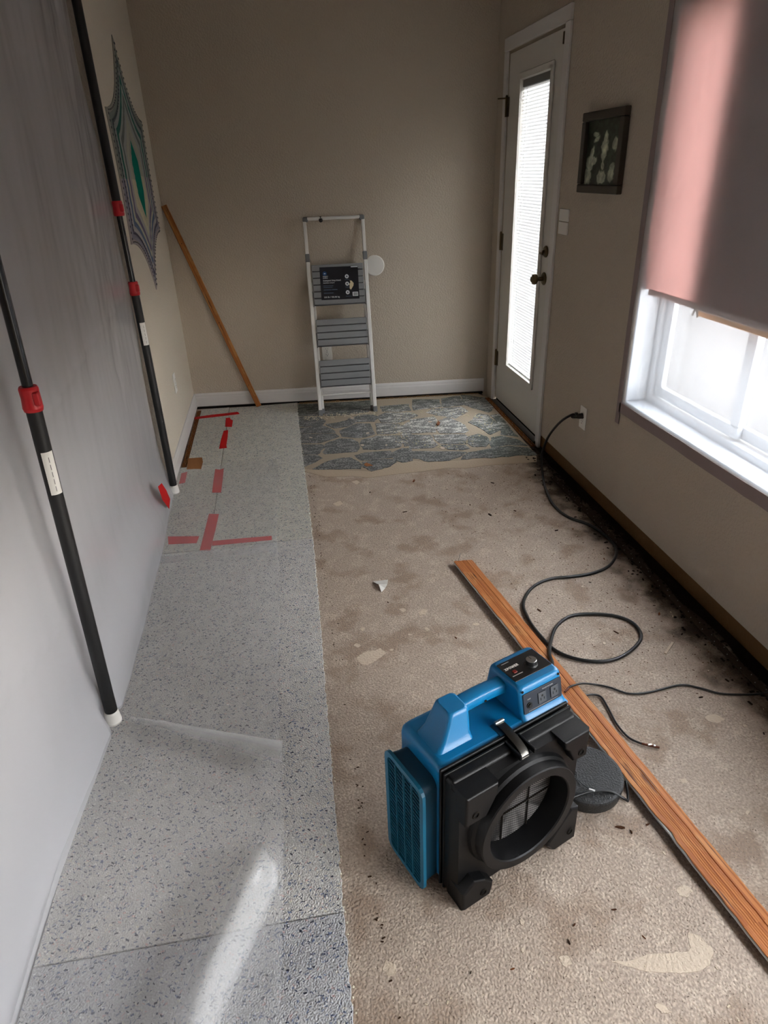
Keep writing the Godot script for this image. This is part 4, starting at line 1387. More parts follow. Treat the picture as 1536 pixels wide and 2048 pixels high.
func cords() -> void:
	# thick cord from the wall outlet, round a loop, to the air machine
	var c := thing("power_cord", "thick black power cord plugged into the right wall and looping across the floor", "power cord", Vector3(W - 0.03, 0.36, 1.62))
	var pts := [Vector3(2.085, 0.362, 1.62), Vector3(2.05, 0.389, 1.658), Vector3(2.03, 0.326, 1.575), Vector3(2.02, 0.222, 1.475), Vector3(2.01, 0.135, 1.432), Vector3(1.99, 0.083, 1.458), Vector3(1.965, 0.012, 1.56), Vector3(1.926, 0.007, 1.71), Vector3(1.902, 0.007, 1.868), Vector3(1.918, 0.007, 1.995), Vector3(1.984, 0.007, 2.097), Vector3(2.01, 0.007, 2.222), Vector3(1.998, 0.007, 2.331), Vector3(1.924, 0.007, 2.432), Vector3(1.832, 0.007, 2.478), Vector3(1.731, 0.007, 2.487), Vector3(1.636, 0.007, 2.485), Vector3(1.546, 0.007, 2.529), Vector3(1.477, 0.007, 2.618), Vector3(1.459, 0.007, 2.712), Vector3(1.463, 0.007, 2.804), Vector3(1.484, 0.008, 2.906), Vector3(1.534, 0.008, 2.965), Vector3(1.61, 0.007, 2.995), Vector3(1.684, 0.007, 2.989), Vector3(1.766, 0.007, 2.944), Vector3(1.812, 0.007, 2.892), Vector3(1.818, 0.007, 2.822), Vector3(1.775, 0.007, 2.769), Vector3(1.691, 0.007, 2.739), Vector3(1.613, 0.007, 2.738), Vector3(1.539, 0.008, 2.789), Vector3(1.483, 0.016, 2.875), Vector3(1.451, 0.024, 2.944), Vector3(1.43, 0.034, 3.02), Vector3(1.36, 0.033, 3.14), Vector3(1.27, 0.04, 3.24), Vector3(1.16, 0.07, 3.33), Vector3(1.11, 0.09, 3.40)]
	var g := G.new()
	g.tube(catmull(pts, 8), 0.0062, 10)
	var o := obj("cord", g, M.rubber, c)
	o.position = -c.position
	g = G.new()
	var ax := Basis(Vector3(0, 0, 1), PI / 2)
	g.lathe([Vector2(0.0, -0.028), Vector2(0.014, -0.028), Vector2(0.015, -0.024), Vector2(0.0135, -0.006), Vector2(0.010, 0.010), Vector2(0.0085, 0.030), Vector2(0.0062, 0.034)], Transform3D(ax, Vector3(2.098, 0.363, 1.62)), 18)
	g.box(Vector3(2.088, 0.377, 1.62), Vector3(0.014, 0.012, 0.016), 0.002)
	o = obj("plug", g, M.rubber, c)
	o.position = -c.position
	# thin lead from the right wall to the board
	c = thing("thin_lead", "thin black lead running from the right wall to the wooden board", "lead", Vector3(1.75, 0, 3.15))
	g = G.new()
	g.tube(catmull([Vector3(1.444, 0.028, 3.115), Vector3(1.464, 0.028, 3.108), Vector3(1.501, 0.02, 3.097), Vector3(1.546, 0.006, 3.095), Vector3(1.587, 0.005, 3.116), Vector3(1.632, 0.005, 3.153), Vector3(1.7, 0.005, 3.16), Vector3(1.808, 0.005, 3.149), Vector3(1.862, 0.005, 3.174), Vector3(1.908, 0.005, 3.208), Vector3(1.965, 0.005, 3.224), Vector3(2.014, 0.005, 3.232), Vector3(2.088, 0.01, 3.241)], 8), 0.0032, 8)
	o = obj("cord", g, M.rubber, c)
	o.position = -c.position
	g = G.new()
	g.tube(catmull([Vector3(1.427, 0.028, 3.131), Vector3(1.437, 0.029, 3.124), Vector3(1.445, 0.028, 3.116)], 5), 0.0036, 7)
	o = obj("frayed_end", g, mat(rgb(96, 44, 24), 0.6), c)
	o.position = -c.position
	# short cut lead beside the board
	c = thing("cut_lead", "short black cut lead with a bare copper end to the right of the board", "lead", Vector3(1.55, 0, 3.27))
	g = G.new()
	g.tube(catmull([Vector3(1.486, 0.012, 3.143), Vector3(1.517, 0.008, 3.138), Vector3(1.54, 0.006, 3.151), Vector3(1.54, 0.006, 3.198), Vector3(1.535, 0.006, 3.271), Vector3(1.545, 0.006, 3.323), Vector3(1.57, 0.006, 3.352)], 8), 0.0032, 8)
	o = obj("cord", g, M.rubber, c)
	o.position = -c.position
	g = G.new()
	g.tube(catmull([Vector3(1.569, 0.006, 3.35), Vector3(1.584, 0.006, 3.359), Vector3(1.612, 0.005, 3.373)], 5), 0.0036, 7)
	o = obj("bare_end", g, mat(rgb(92, 48, 26), 0.45, 0.5, 0.4), c)
	o.position = -c.position
	g = G.new()
	g.box(Vector3(1.588, 0.01, 3.362), Vector3(0.012, 0.003, 0.005), 0.001)
	g.box(Vector3(1.599, 0.01, 3.368), Vector3(0.006, 0.004, 0.005), 0.001)
	o = obj("wire_tip", g, M.silver, c)
	o.position = -c.position


func barrier() -> void:
	# plastic sheet hung across the open side of the room
	var f := FastNoiseLite.new()
	f.seed = 21
	f.frequency = 1.0
	var f2 := FastNoiseLite.new()
	f2.seed = 22
	f2.frequency = 1.0
	f2.fractal_type = FastNoiseLite.FRACTAL_RIDGED
	f2.fractal_octaves = 2
	var g := G.new()
	var rows := []
	var nz := 330
	var ny := 130
	for i in nz + 1:
		var t := float(i) / nz
		var row := PackedVector3Array()
		for j in ny + 1:
			var y := 2.436 * j / ny
			var z := lerpf(1.264 + 0.016 * sin(y * 4.0) - 0.012 * sin(y * 9.0), 5.9, pow(t, 1.7))
			var amp := 0.4 + 0.9 * sstep(0.3, 1.6, y)
			var x := -0.022
			x += 0.018 * amp * f.get_noise_2d(z * 1.1 + y * 0.2, y * 0.28 + 7.0)
			var crumple := sstep(0.45, 0.8, y) * sstep(2.5, 1.6, z) * sstep(-0.15, 0.35, f.get_noise_2d(z * 2.0 + 30.0, y * 0.8))
			x += 0.009 * crumple * f.get_noise_2d(z * 3.2 + y * 0.8, y * 1.1) + 0.0008 * f.get_noise_2d(z * 6.0, y * 3.0)
			# packing folds, and the flare of the foot out over the floor
			x += 0.005 * exp(-absf(y - 0.95 + 0.10 * (z - 2.2)) / 0.012)
			x += 0.004 * exp(-absf(y - 0.40 - 0.22 * (z - 2.9)) / 0.008) * sstep(2.7, 2.9, z)
			var flare := sstep(0.30, 0.0, y - 0.10 * sin((z - 1.3) * 1.9))
			x += (0.045 + 0.018 * sin((z - 1.45) * 2.2)) * flare * flare
			x += 0.022 * exp(-pow((z - 2.96) / 0.5, 2)) * sstep(1.0, 0.0, y)
			# kept behind the poles that press on it
			for q in [[0.030 + 0.028 * y, 2.965], [0.021, 1.288]]:
				x = minf(x, q[0] - 0.0215 + 1.3 * maxf(0.0, absf(z - q[1]) - 0.03))
			row.append(Vector3(x, y, z))
		rows.append(row)
	g.skin(rows)
	tag(obj("plastic_barrier", g, M.plastic), "tall milky plastic sheet hung as a dust barrier along the left side", "plastic sheet")
	# floor plastic in two lengths
	var film_h := func(x: float, z: float) -> float:
		var h := 0.0115 + 0.0018 * (1.0 + f.get_noise_2d(x * 7.0, z * 5.0)) + 0.0015 * maxf(0.0, f2.get_noise_2d(x * 3.0, z * 3.0))
		var p := Vector2(x, z)
		# pleat fanning out from the foot of the near pole
		var d0 := Vector2(0.06, 2.965)
		var ax := Vector2(0.49, 0.255).normalized()
		var s := (p - d0).dot(ax)
		var q := (p - d0).dot(Vector2(-ax.y, ax.x))
		if s > 0.0:
			h += (0.006 + 0.060 * s) * exp(-pow(q / (0.010 + 0.055 * s), 2)) * sstep(0.0, 0.05, s)
			h += (0.002 + 0.010 * s) * exp(-pow((q - 0.02 - 0.22 * s) / (0.010 + 0.04 * s), 2))
		# the big soft roll in front
		var c := 0.47 - 0.10 * sstep(3.55, 3.95, z) - 0.02 * sin(z * 7.0)
		h += 0.060 * exp(-pow((x - c) / 0.045, 2)) * sstep(3.42, 3.62, z)
		h += 0.020 * exp(-pow((x - 0.33 + 0.25 * (z - 3.6)) / 0.035, 2)) * sstep(3.45, 3.7, z)
		h += 0.006 * exp(-pow((x - 0.18 - 0.6 * (z - 2.4)) / 0.04, 2)) * sstep(2.2, 2.35, z) * sstep(2.75, 2.6, z)
		# turned up against the barrier
		h += 0.020 * exp(-maxf(0.0, x) / 0.018)
		return h
	var lengths := [
		[0.955, 2.03, "clear floor plastic over the padding at the far end, past the red taped seam"],
		[1.965, 4.75, "long wrinkled clear floor plastic over the padding in front of the red taped seam"],
	]
	for q in lengths:
		g = G.new()
		rows = []
		var nv := int((q[1] - q[0]) / 0.012)
		for i in nv + 1:
			var row := PackedVector3Array()
			for j in 57:
				var u := j / 56.0
				var z: float = lerpf(q[0], q[1], float(i) / nv)
				var xr := 0.562 - 0.012 * (z - 1.3) + 0.006 * sin(z * 6.0)
				var x := lerpf(0.0, xr, u)
				var k := exp(-pow((z - q[0]) / 0.05, 2)) if q[0] > 1.5 else exp(-pow((z - q[0]) / 0.02, 2))
				z += k * (0.035 * sin(x * 21.0) * u if q[0] > 1.5 else 0.01 * sin(x * 17.0))
				var h: float = film_h.call(x, z) + (0.002 if q[0] > 1.5 else 0.0)
				if q[0] > 1.5:
					h += k * 0.012 * maxf(0.0, f2.get_noise_2d(x * 9.0, z * 9.0)) * sstep(0.3, 0.5, u)
				row.append(Vector3(x, h, z))
			rows.append(row)
		g.skin(rows)
		var sheet := tag(obj("floor_plastic", g, M.floor_film), q[2], "plastic sheet")
		if q[0] > 1.5:
			# extra film layers stacked along the folds to add bright haze
			for k in 5:
				g = G.new()
				rows = []
				for i in 31:
					var row := PackedVector3Array()
					var s := i / 30.0
					for j in 9:
						var u := (j - 4) / 4.0
						var x := lerpf(0.085, 0.548, s)
						var z := lerpf(2.975, 3.205, s) + u * (0.004 + (0.050 - 0.008 * k) * s)
						row.append(Vector3(x, film_h.call(x, z) + 0.003 + 0.003 * k, z))
					rows.append(row)
				g.skin(rows)
				obj("haze_fold", g, M.floor_film, sheet)
			for k in 2:
				g = G.new()
				rows = []
				for i in 41:
					var row := PackedVector3Array()
					var s := i / 40.0
					var z := lerpf(3.47, 4.3, s)
					var c := 0.47 - 0.10 * sstep(3.55, 3.95, z) - 0.02 * sin(z * 7.0)
					for j in 9:
						var x := c + (j - 4) / 4.0 * (0.050 - 0.01 * k) * sstep(0.0, 0.15, s) + 0.01 * sin(z * 9.0)
						row.append(Vector3(x, film_h.call(x, z) + 0.003 + 0.003 * k, z))
					rows.append(row)
				g.skin(rows)
				obj("haze_fold", g, M.floor_film, sheet)

	# spring poles that hold the barrier up
	var pole := func(base: Vector3, top: Vector3, y_thin: float, y_wide: float, lab0: float, lab1: float, words: String) -> void:
		var root := thing("barrier_pole", words, "pole", base)
		var dir := (top - base).normalized()
		var at := func(y: float) -> Vector3: return dir * (y / dir.y)
		var seg := func(y0: float, y1: float, r: float, called: String, m: Material) -> void:
			var q := G.new()
			q.tube(PackedVector3Array([at.call(y0), at.call(y1)]), r, 20)
			obj(called, q, m, root)
		var shiny := mat(rgb(14, 14, 15), 0.22)
		var matte := mat(rgb(14, 14, 15), 0.5)
		seg.call(0.042, y_thin, 0.0185, "lower_tube", matte)
		seg.call(y_thin, y_wide, 0.0125, "inner_tube", shiny)
		seg.call(y_wide, 2.40, 0.0185, "upper_tube", matte)
		seg.call(2.40, 2.436, 0.024, "top_pad", M.white_plastic)
		for q in [y_thin, y_wide]:
			var gg := G.new()
			var b := Basis(dir.cross(Vector3(0, 0, 1)).normalized() * -1.0, dir, Vector3(0, 0, 1))
			b = Basis(Quaternion(Vector3.UP, dir))
			gg.lathe([Vector2(0.012, -0.032), Vector2(0.0215, -0.032), Vector2(0.0235, -0.024), Vector2(0.0215, 0.0), Vector2(0.0225, 0.022), Vector2(0.020, 0.028), Vector2(0.012, 0.028)], Transform3D(b, at.call(q)), 24)
			gg.box(at.call(q) + Vector3(0.018, 0.0, 0.012), Vector3(0.016, 0.034, 0.020), 0.004)
			obj("clamp_collar", gg, M.red, root)
		var gf := G.new()
		gf.lathe([Vector2(0.0, 0.001), Vector2(0.024, 0.001), Vector2(0.025, 0.008), Vector2(0.022, 0.040), Vector2(0.0195, 0.046), Vector2(0.0, 0.046)], Transform3D(Basis.IDENTITY, Vector3(0, 0.0, 0)), 24)
		obj("foot_pad", gf, M.white_plastic, root)
		# paper label wrapped on the tube
		var gl := G.new()
		var rows2 := []
		for i in 9:
			var a := lerpf(0.15, 1.75, i / 8.0)
			var off := Vector3(cos(a), 0, sin(a)) * 0.0190
			rows2.append(PackedVector3Array([at.call(lab0) + off, at.call(lab1) + off]))
		gl.skin(rows2)
		var lb := obj("label", gl, M.label_white, root)
		for i in 5:
			var gk := G.new()
			var yy0 := lerpf(lab0, lab1, 0.08 + 0.17 * i)
			var yy1 := lerpf(lab0, lab1, 0.20 + 0.17 * i)
			var off := Vector3(cos(0.95), 0, sin(0.95)) * 0.0193
			gk.tube(PackedVector3Array([at.call(yy0) + off, at.call(yy1) + off]), 0.0008, 5)
			obj("print_line", gk, mat(rgb(120, 118, 116), 0.7), lb)
	pole.call(Vector3(0.030, 0.0115, 2.965), Vector3(0.098, 2.43, 2.955), 1.035, 1.66, 0.785, 0.900, "nearer black barrier pole with a red collar and white foot, leaning on the milky sheet")
	pole.call(Vector3(0.021, 0.0115, 1.290), Vector3(0.020, 2.43, 1.284), 1.045, 1.38, 0.785, 0.890, "farther black barrier pole with two red collars at the barrier's far edge")


func ladder() -> void:
	# leaning against the back wall; local x along the steps, y up the rails, z out of the steps
	var a := Vector3(0.88, 0.0, 0.217)
	var u := Vector3(0.99931, 0, 0.03721)
	var v := Vector3(0.0, 1.235, -0.297).normalized()
	v = (v - u * v.dot(u)).normalized()
	var o := thing("step_ladder", "folded white step ladder with grey steps leaning against the back wall", "step ladder", a)
	o.basis = Basis(u, v, u.cross(v))
	var wd := 0.378
	var g: G
	for x in [0.0, wd]:
		g = G.new()
		g.box(Vector3(x, 0.52, 0), Vector3(0.026, 0.97, 0.018), 0.005)
		g.box(Vector3(x, 1.14, 0), Vector3(0.022, 0.25, 0.014), 0.004)
		obj("rail", g, M.white_paint, o)
		g = G.new()
		g.box(Vector3(x, 1.030, 0), Vector3(0.029, 0.05, 0.021), 0.004)
		obj("rail_collar", g, M.grey_plastic, o)
		g = G.new()
		g.box(Vector3(x, 0.022, 0), Vector3(0.031, 0.042, 0.024), 0.004)
		obj("foot", g, M.grey_plastic, o)
		g = G.new()
		g.box(Vector3(x + (0.006 if x == 0.0 else -0.006), 1.262, 0), Vector3(0.036, 0.030, 0.022), 0.006)
		obj("corner_joint", g, M.grey_plastic, o)
		# folded rear leg just behind the front rail
		g = G.new()
		g.box(Vector3(x + (0.020 if x == 0.0 else -0.020), 0.46, -0.030), Vector3(0.016, 0.84, 0.014), 0.003)
		obj("rear_leg", g, M.white_paint, o)
		g = G.new()
		g.box(Vector3(x + (0.020 if x == 0.0 else -0.020), 0.03, -0.030), Vector3(0.020, 0.036, 0.018), 0.003)
		obj("rear_foot", g, M.grey_plastic, o)
	g = G.new()
	g.tube(PackedVector3Array([Vector3(0.015, 1.266, 0), Vector3(wd - 0.015, 1.266, 0)]), 0.0105, 14)
	obj("grab_bar", g, M.white_paint, o)
	g = G.new()
	g.tube(PackedVector3Array([Vector3(0.012, 0.138, -0.028), Vector3(wd - 0.012, 0.138, -0.028)]), 0.0075, 12)
	obj("brace", g, M.white_paint, o)
	# steps: slats between grooves
	for q in [[0.731, 0.984, 6], [0.466, 0.640, 4], [0.198, 0.374, 4]]:
		var st := Node3D.new()
		st.name = numbered("step", o)
		o.add_child(st)
		var n: int = q[2]
		g = G.new()
		g.box(Vector3(wd / 2, (q[0] + q[1]) / 2, 0.004), Vector3(0.330, q[1] - q[0] - 0.004, 0.020), 0.003)
		obj("step_core", g, mat(rgb(58, 58, 60), 0.7), st)
		var h: float = (q[1] - q[0]) / n
		for i in n:
			g = G.new()
			g.box(Vector3(wd / 2, q[0] + h * (i + 0.5), 0.012), Vector3(0.340, h - 0.0045, 0.016), 0.003)
			obj("step_slat", g, M.slat_grey, st)
		g = G.new()
		g.box(Vector3(wd / 2, q[0] - 0.001, 0.006), Vector3(0.340, 0.008, 0.026), 0.003)
		obj("step_nose", g, mat(rgb(70, 70, 72), 0.6), st)
		for x in [0.016, wd - 0.016]:
			g = G.new()
			g.box(Vector3(x, q[0] + 0.04, -0.006), Vector3(0.006, 0.10, 0.016), 0.002)
			obj("step_bracket", g, M.steel, st)
	# printed card on the top step
	var cf := Transform3D(Basis(Vector3(0, 0, 1), -0.012), Vector3(0.196, 0.862, 0.0212))
	g = G.new()
	g.box(cf * Vector3.ZERO, Vector3(0.252, 0.205, 0.0012), 0.0004, cf.basis)
	var cd := obj("product_card", g, M.navy, o)
	var wt := mat(rgb(214, 216, 218), 0.6)
	var dim := mat(rgb(70, 84, 104), 0.6)
	var put := func(s: String, size: float, x: float, y: float, m: Material, bold: bool) -> void:
		var t := text(s, size, m, cf * Transform3D(Basis.IDENTITY, Vector3(x, y, 0.0010)), cd, bold, 0.0004)
		(t.mesh as TextMesh).horizontal_alignment = HORIZONTAL_ALIGNMENT_LEFT
	put.call("PROJECT", 0.0085, -0.108, 0.044, wt, true)
	put.call("SOURCE", 0.0085, -0.108, 0.034, wt, true)
	put.call("Compact Step Stool", 0.0125, -0.108, 0.018, wt, true)
	put.call("Escabeau compact", 0.0085, -0.108, 0.004, wt, true)
	put.call("225 lb / 102.06 kg", 0.0125, -0.108, -0.086, wt, true)
	for q in [[-0.075, -0.014, 0.066, 0.004], [-0.078, -0.024, 0.060, 0.004], [-0.082, -0.040, 0.052, 0.006], [-0.035, -0.040, 0.036, 0.006], [-0.076, -0.060, 0.064, 0.005], [0.056, -0.085, 0.040, 0.003], [0.052, -0.027, 0.030, 0.004], [0.050, 0.020, 0.030, 0.003]]:
		g = G.new()
		g.box(cf * Vector3(q[0], q[1], 0.0009), Vector3(q[2], q[3], 0.0004), 0.0001, cf.basis)
		obj("print_line", g, dim, cd)
	for q in [[-0.094, 0.062, 0.013, mat(rgb(22, 70, 120), 0.5), "emblem"], [0.050, 0.040, 0.0125, wt, "pictogram"], [0.050, -0.006, 0.0125, wt, "pictogram"], [0.050, -0.060, 0.0125, wt, "pictogram"]]:
		g = G.new()
		g.lathe([Vector2(q[2], 0.0004), Vector2(q[2], 0.0010), Vector2(0.0, 0.0010)], cf * Transform3D(Basis(Vector3.RIGHT, PI / 2), Vector3(q[0], q[1], 0.0004)), 24)
		var pc := obj(q[4], g, q[3], cd)
		g = G.new()
		g.box(cf * Vector3(q[0], q[1], 0.0015), Vector3(q[2] * 0.8, q[2] * (0.4 if q[4] == "emblem" else 0.9), 0.0003), 0.0001, cf.basis * Basis(Vector3(0, 0, 1), 0.1))
		obj("icon_mark", g, wt if q[4] == "emblem" else mat(rgb(96, 98, 104), 0.6), cd)
	g = G.new()
	g.prism(PackedVector2Array([Vector2(0.068, 0.014), Vector2(0.080, 0.012), Vector2(0.093, -0.004), Vector2(0.090, -0.020), Vector2(0.073, -0.044), Vector2(0.064, -0.036), Vector2(0.066, -0.020), Vector2(0.062, -0.008), Vector2(0.072, 0.000)]), 0.0004, cf * Transform3D(Basis.IDENTITY, Vector3(0, 0, 0.0008)))
	obj("printed_figure", g, mat(rgb(206, 190, 152), 0.6), cd)
	g = G.new()
	g.box(cf * Vector3(0.100, -0.072, 0.0009), Vector3(0.036, 0.026, 0.0004), 0.0001, cf.basis)
	obj("barcode_patch", g, wt, cd)
	for i in 9:
		g = G.new()
		g.box(cf * Vector3(0.088 + 0.003 * i, -0.072, 0.0012), Vector3(0.0010 + 0.0007 * (i % 3), 0.019, 0.0003), 0.0001, cf.basis)
		obj("barcode_bar", g, M.ink, cd)
	g = G.new()
	g.box(cf * Vector3(0.102, 0.0985, 0.0009), Vector3(0.044, 0.006, 0.0004), 0.0001, cf.basis)
	obj("torn_corner", g, wt, cd)
	# black hook knob on the grab bar
	g = G.new()
	var hk := Vector3(0.105, 1.253, 0.010)
	g.lathe([Vector2(0.0, 0.016), Vector2(0.010, 0.013), Vector2(0.0135, 0.004), Vector2(0.012, -0.006), Vector2(0.0, -0.010)], Transform3D(Basis(Vector3.RIGHT, PI / 2), hk), 18)
	g.box(hk + Vector3(0, 0.014, -0.006), Vector3(0.014, 0.022, 0.012), 0.004)
	obj("black_clip", g, M.rubber, o)


func wall_things() -> void:
	var bb := Basis(Vector3.UP, BACK_TURN)
	var on_back := func(x: float, y: float, z: float) -> Vector3:
		return Vector3(x, y, -0.1895 + 0.089 * x) + bb * Vector3(0, 0, z)
	# duplex outlet of the given place and facing
	var outlet := func(at: Vector3, b: Basis, words: String) -> void:
		var r := thing("wall_outlet", words, "outlet", at)
		r.basis = b
		var q := G.new()
		q.box(Vector3(0, 0, 0.003), Vector3(0.071, 0.116, 0.006), 0.003)
		obj("cover_plate", q, M.white_plastic, r)
		for s in [-1, 1]:
			q = G.new()
			var pl := PackedVector2Array()
			for i in 20:
				var an := TAU * i / 20
				pl.append(Vector2(clampf(cos(an) * 0.020, -0.016, 0.016), sin(an) * 0.0145 + s * 0.0195))
			q.prism(pl, 0.003, Transform3D(Basis.IDENTITY, Vector3(0, 0, 0.0055)), 0.0008)
			var f := obj("socket_face", q, M.white_plastic, r)
			for h in [[-0.0065, 0.004, 0.0022, 0.008], [0.0065, 0.004, 0.0022, 0.007], [0.0, -0.007, 0.005, 0.005]]:
				q = G.new()
				q.box(Vector3(h[0], s * 0.0195 + h[1], 0.0086), Vector3(h[2], h[3], 0.0006), 0.0001)
				obj("slot", q, M.ink, f)
		q = G.new()
		q.lathe([Vector2(0.0034, 0.0), Vector2(0.003, 0.0012), Vector2(0.0, 0.0012)], Transform3D(Basis(Vector3.RIGHT, PI / 2), Vector3(0, 0, 0.006)), 10)
		obj("screw", q, M.steel, r)
	outlet.call(on_back.call(0.976, 0.362, 0.0), bb, "white double outlet on the back wall behind the ladder")
	outlet.call(Vector3(W, 0.352, 1.62), Basis(Vector3.UP, -PI / 2), "white double outlet low on the right wall with the black cord plugged in")
	outlet.call(Vector3(0, 0.398, 0.543), Basis(Vector3.UP, PI / 2), "white double outlet low on the left wall beside the leaning lath")
	# blank plates by the door
	for q in [[1.265, "upper of two blank white plates beside the door, nearer the ceiling"], [1.204, "lower of two blank white plates beside the door, under its twin"]]:
		var g := G.new()
		g.box(Vector3(W - 0.004, q[0], 1.178), Vector3(0.008, 0.058, 0.112), 0.003)
		tag(obj("wall_plate", g, M.white_plastic), q[1], "wall plate")
	var rp := thing("round_plate", "plain round white cover plate on the back wall beside the ladder", "cover plate", on_back.call(1.337, 0.926, 0.0))
	rp.basis = bb
	var g := G.new()
	g.lathe([Vector2(0.066, 0.0), Vector2(0.066, 0.004), Vector2(0.061, 0.008), Vector2(0.0, 0.009)], Transform3D(Basis(Vector3.RIGHT, PI / 2), Vector3.ZERO), 40)
	obj("plate", g, M.white_plastic, rp)

	# leaning lath in the left corner
	var l := thing("wooden_lath", "long brown wooden lath leaning in the left corner against the back wall", "lath", Vector3(0.455, 0.0, -0.08))
	var p0 := Vector3(0.455, 0.012, -0.080)
	var p1 := Vector3(0.020, 1.345, -0.158)
	var d := (p1 - p0).normalized()
	var sx := Vector3(0, 0, 1).cross(d).normalized() * -1.0
	var sz := sx.cross(d).normalized()
	g = G.new().uvmap(p0, sx * 9.0, d * 0.7)
	g.box((p0 + p1) / 2, Vector3(0.036, p0.distance_to(p1), 0.014), 0.002, Basis(sx, d, sz))
	var o := obj("lath_strip", g, M.lath, l)
	o.position = -l.position
	for q in [0.12, 0.45, 0.83]:
		g = G.new()
		g.lathe([Vector2(0.003, 0.0), Vector2(0.0026, 0.0015), Vector2(0.0, 0.0015)], Transform3D(Basis(Quaternion(Vector3.UP, sz)), p0.lerp(p1, q) + sz * (0.007 if sz.z > 0 else -0.007)), 8)
		o = obj("nail_head", g, M.dark, l)
		o.position = -l.position

	# framed flower picture on the right wall; local x towards the back wall, z out of the wall
	var pic := thing("framed_picture", "small dark framed picture of white lilies on the right wall", "picture", Vector3(W, 1.532, 1.547), -PI / 2)
	var pw := 0.40
	var ph := 0.325
	for q in [[Vector3(0, ph / 2 - 0.02, 0.014), Vector3(pw, 0.034, 0.026)], [Vector3(0, -ph / 2 + 0.02, 0.014), Vector3(pw, 0.034, 0.026)], [Vector3(-pw / 2 + 0.02, 0, 0.014), Vector3(0.040, ph - 0.078, 0.026)], [Vector3(pw / 2 - 0.02, 0, 0.014), Vector3(0.040, ph - 0.078, 0.026)]]:
		g = G.new()
		g.box(q[0], q[1], 0.003)
		obj("frame_side", g, mat(rgb(50, 42, 33), 0.4), pic)
	var f := FastNoiseLite.new()
	f.seed = 33
	f.frequency = 0.03
	var petals := [[0.27, 0.22, 0.09, 0.05, 0.2], [0.30, 0.29, 0.10, 0.05, -0.4], [0.56, 0.26, 0.065, 0.10, 0.1], [0.55, 0.41, 0.11, 0.12, 0.0], [0.54, 0.52, 0.08, 0.12, 0.1], [0.84, 0.38, 0.08, 0.13, 0.35], [0.20, 0.50, 0.06, 0.14, 0.35], [0.14, 0.66, 0.13, 0.13, 0.15], [0.27, 0.62, 0.10, 0.08, -0.5], [0.10, 0.86, 0.13, 0.17, 0.1], [0.53, 0.70, 0.05, 0.08, 0.0], [0.53, 0.88, 0.15, 0.13, 0.0], [0.80, 0.80, 0.10, 0.15, 0.2]]
	var lily := func(x: int, y: int, k: int) -> Color:
		var nx := x / 240.0
		var ny := y / 220.0
		var n := f.get_noise_2d(x, y)
		var col := Color(0.14, 0.16, 0.11).lerp(Color(0.20, 0.26, 0.20), clampf(0.5 + n * 1.4, 0, 1))
		for q in petals:
			var dx: float = nx - q[0]
			var dy: float = ny - q[1]
			var ca := cos(q[4])
			var sa := sin(q[4])
			var e := Vector2((dx * ca + dy * sa) / q[2], (-dx * sa + dy * ca) / q[3]).length() + n * 0.5
			col = col.lerp(Color(0.88, 0.90, 0.80) * (0.75 + 0.35 * (0.5 + n)), 0.75 * sstep(1.05, 0.7, e))
		return col
	var pm := mat(Color.WHITE, 0.35, 0.4)
	pm.albedo_texture = picture(240, 220, lily)
	g = G.new().uvmap(Vector3(-pw / 2 + 0.035, ph / 2 - 0.035, 0), Vector3(1.0 / (pw - 0.07), 0, 0), Vector3(0, -1.0 / (ph - 0.07), 0))
	g.box(Vector3(0, 0, 0.007), Vector3(pw - 0.07, ph - 0.07, 0.006), 0.001)
	obj("print", g, pm, pic)

	# woven star hanging on the left wall: bands of yarn, each raised a little over the next
	var wh := thing("wall_hanging", "pointed star-shaped woven wall hanging in green, grey and cream on the left wall", "wall hanging", Vector3(0.0, 1.50, 0.55), PI / 2)
	# local x towards the back wall, y up
	var tips := [Vector2(0.04, 0.63), Vector2(0.50, 0.295), Vector2(0.47, -0.292), Vector2(-0.03, -0.555), Vector2(-0.50, -0.278), Vector2(-0.48, 0.29)]
	var bow := [0.36, 0.10, 0.34, 0.34, 0.10, 0.36]
	var core := [Vector2(-0.03, 0.185), Vector2(0.085, 0.085), Vector2(0.10, -0.06), Vector2(0.03, -0.195), Vector2(-0.085, -0.075), Vector2(-0.10, 0.07)]
	var outline := func(t: float) -> PackedVector2Array:
		var pts := PackedVector2Array()
		for i in 6:
			var a: Vector2 = (core[i] as Vector2).lerp(tips[i], t)
			var b: Vector2 = (core[(i + 1) % 6] as Vector2).lerp(tips[(i + 1) % 6], t)
			var mid := (a + b) / 2.0
			mid *= 1.0 - bow[i] * t
			for k in 10:
				var s := k / 10.0
				pts.append(a * (1 - s) * (1 - s) + mid * 2.0 * s * (1 - s) + b * s * s)
		return pts
	# outer ratio, inner ratio, colour of the upper half, colour of the lower half
	var bands := [
		[1.00, 0.90, rgb(146, 144, 134), rgb(156, 146, 144)], [0.90, 0.80, rgb(122, 128, 122), rgb(132, 130, 140)], [0.80, 0.74, rgb(88, 98, 98), rgb(96, 92, 108)], [0.74, 0.64, rgb(146, 150, 146), rgb(168, 162, 160)],
		[0.64, 0.54, rgb(54, 100, 90), rgb(92, 106, 128)], [0.54, 0.46, rgb(158, 162, 156), rgb(176, 172, 152)], [0.46, 0.36, rgb(110, 114, 112), rgb(112, 102, 124)],
		[0.36, 0.24, rgb(158, 160, 156), rgb(166, 162, 158)], [0.24, 0.10, rgb(168, 166, 150), rgb(190, 184, 156)], [0.10, 0.0, rgb(160, 158, 146), rgb(182, 176, 152)],
	]
	var z := 0.004
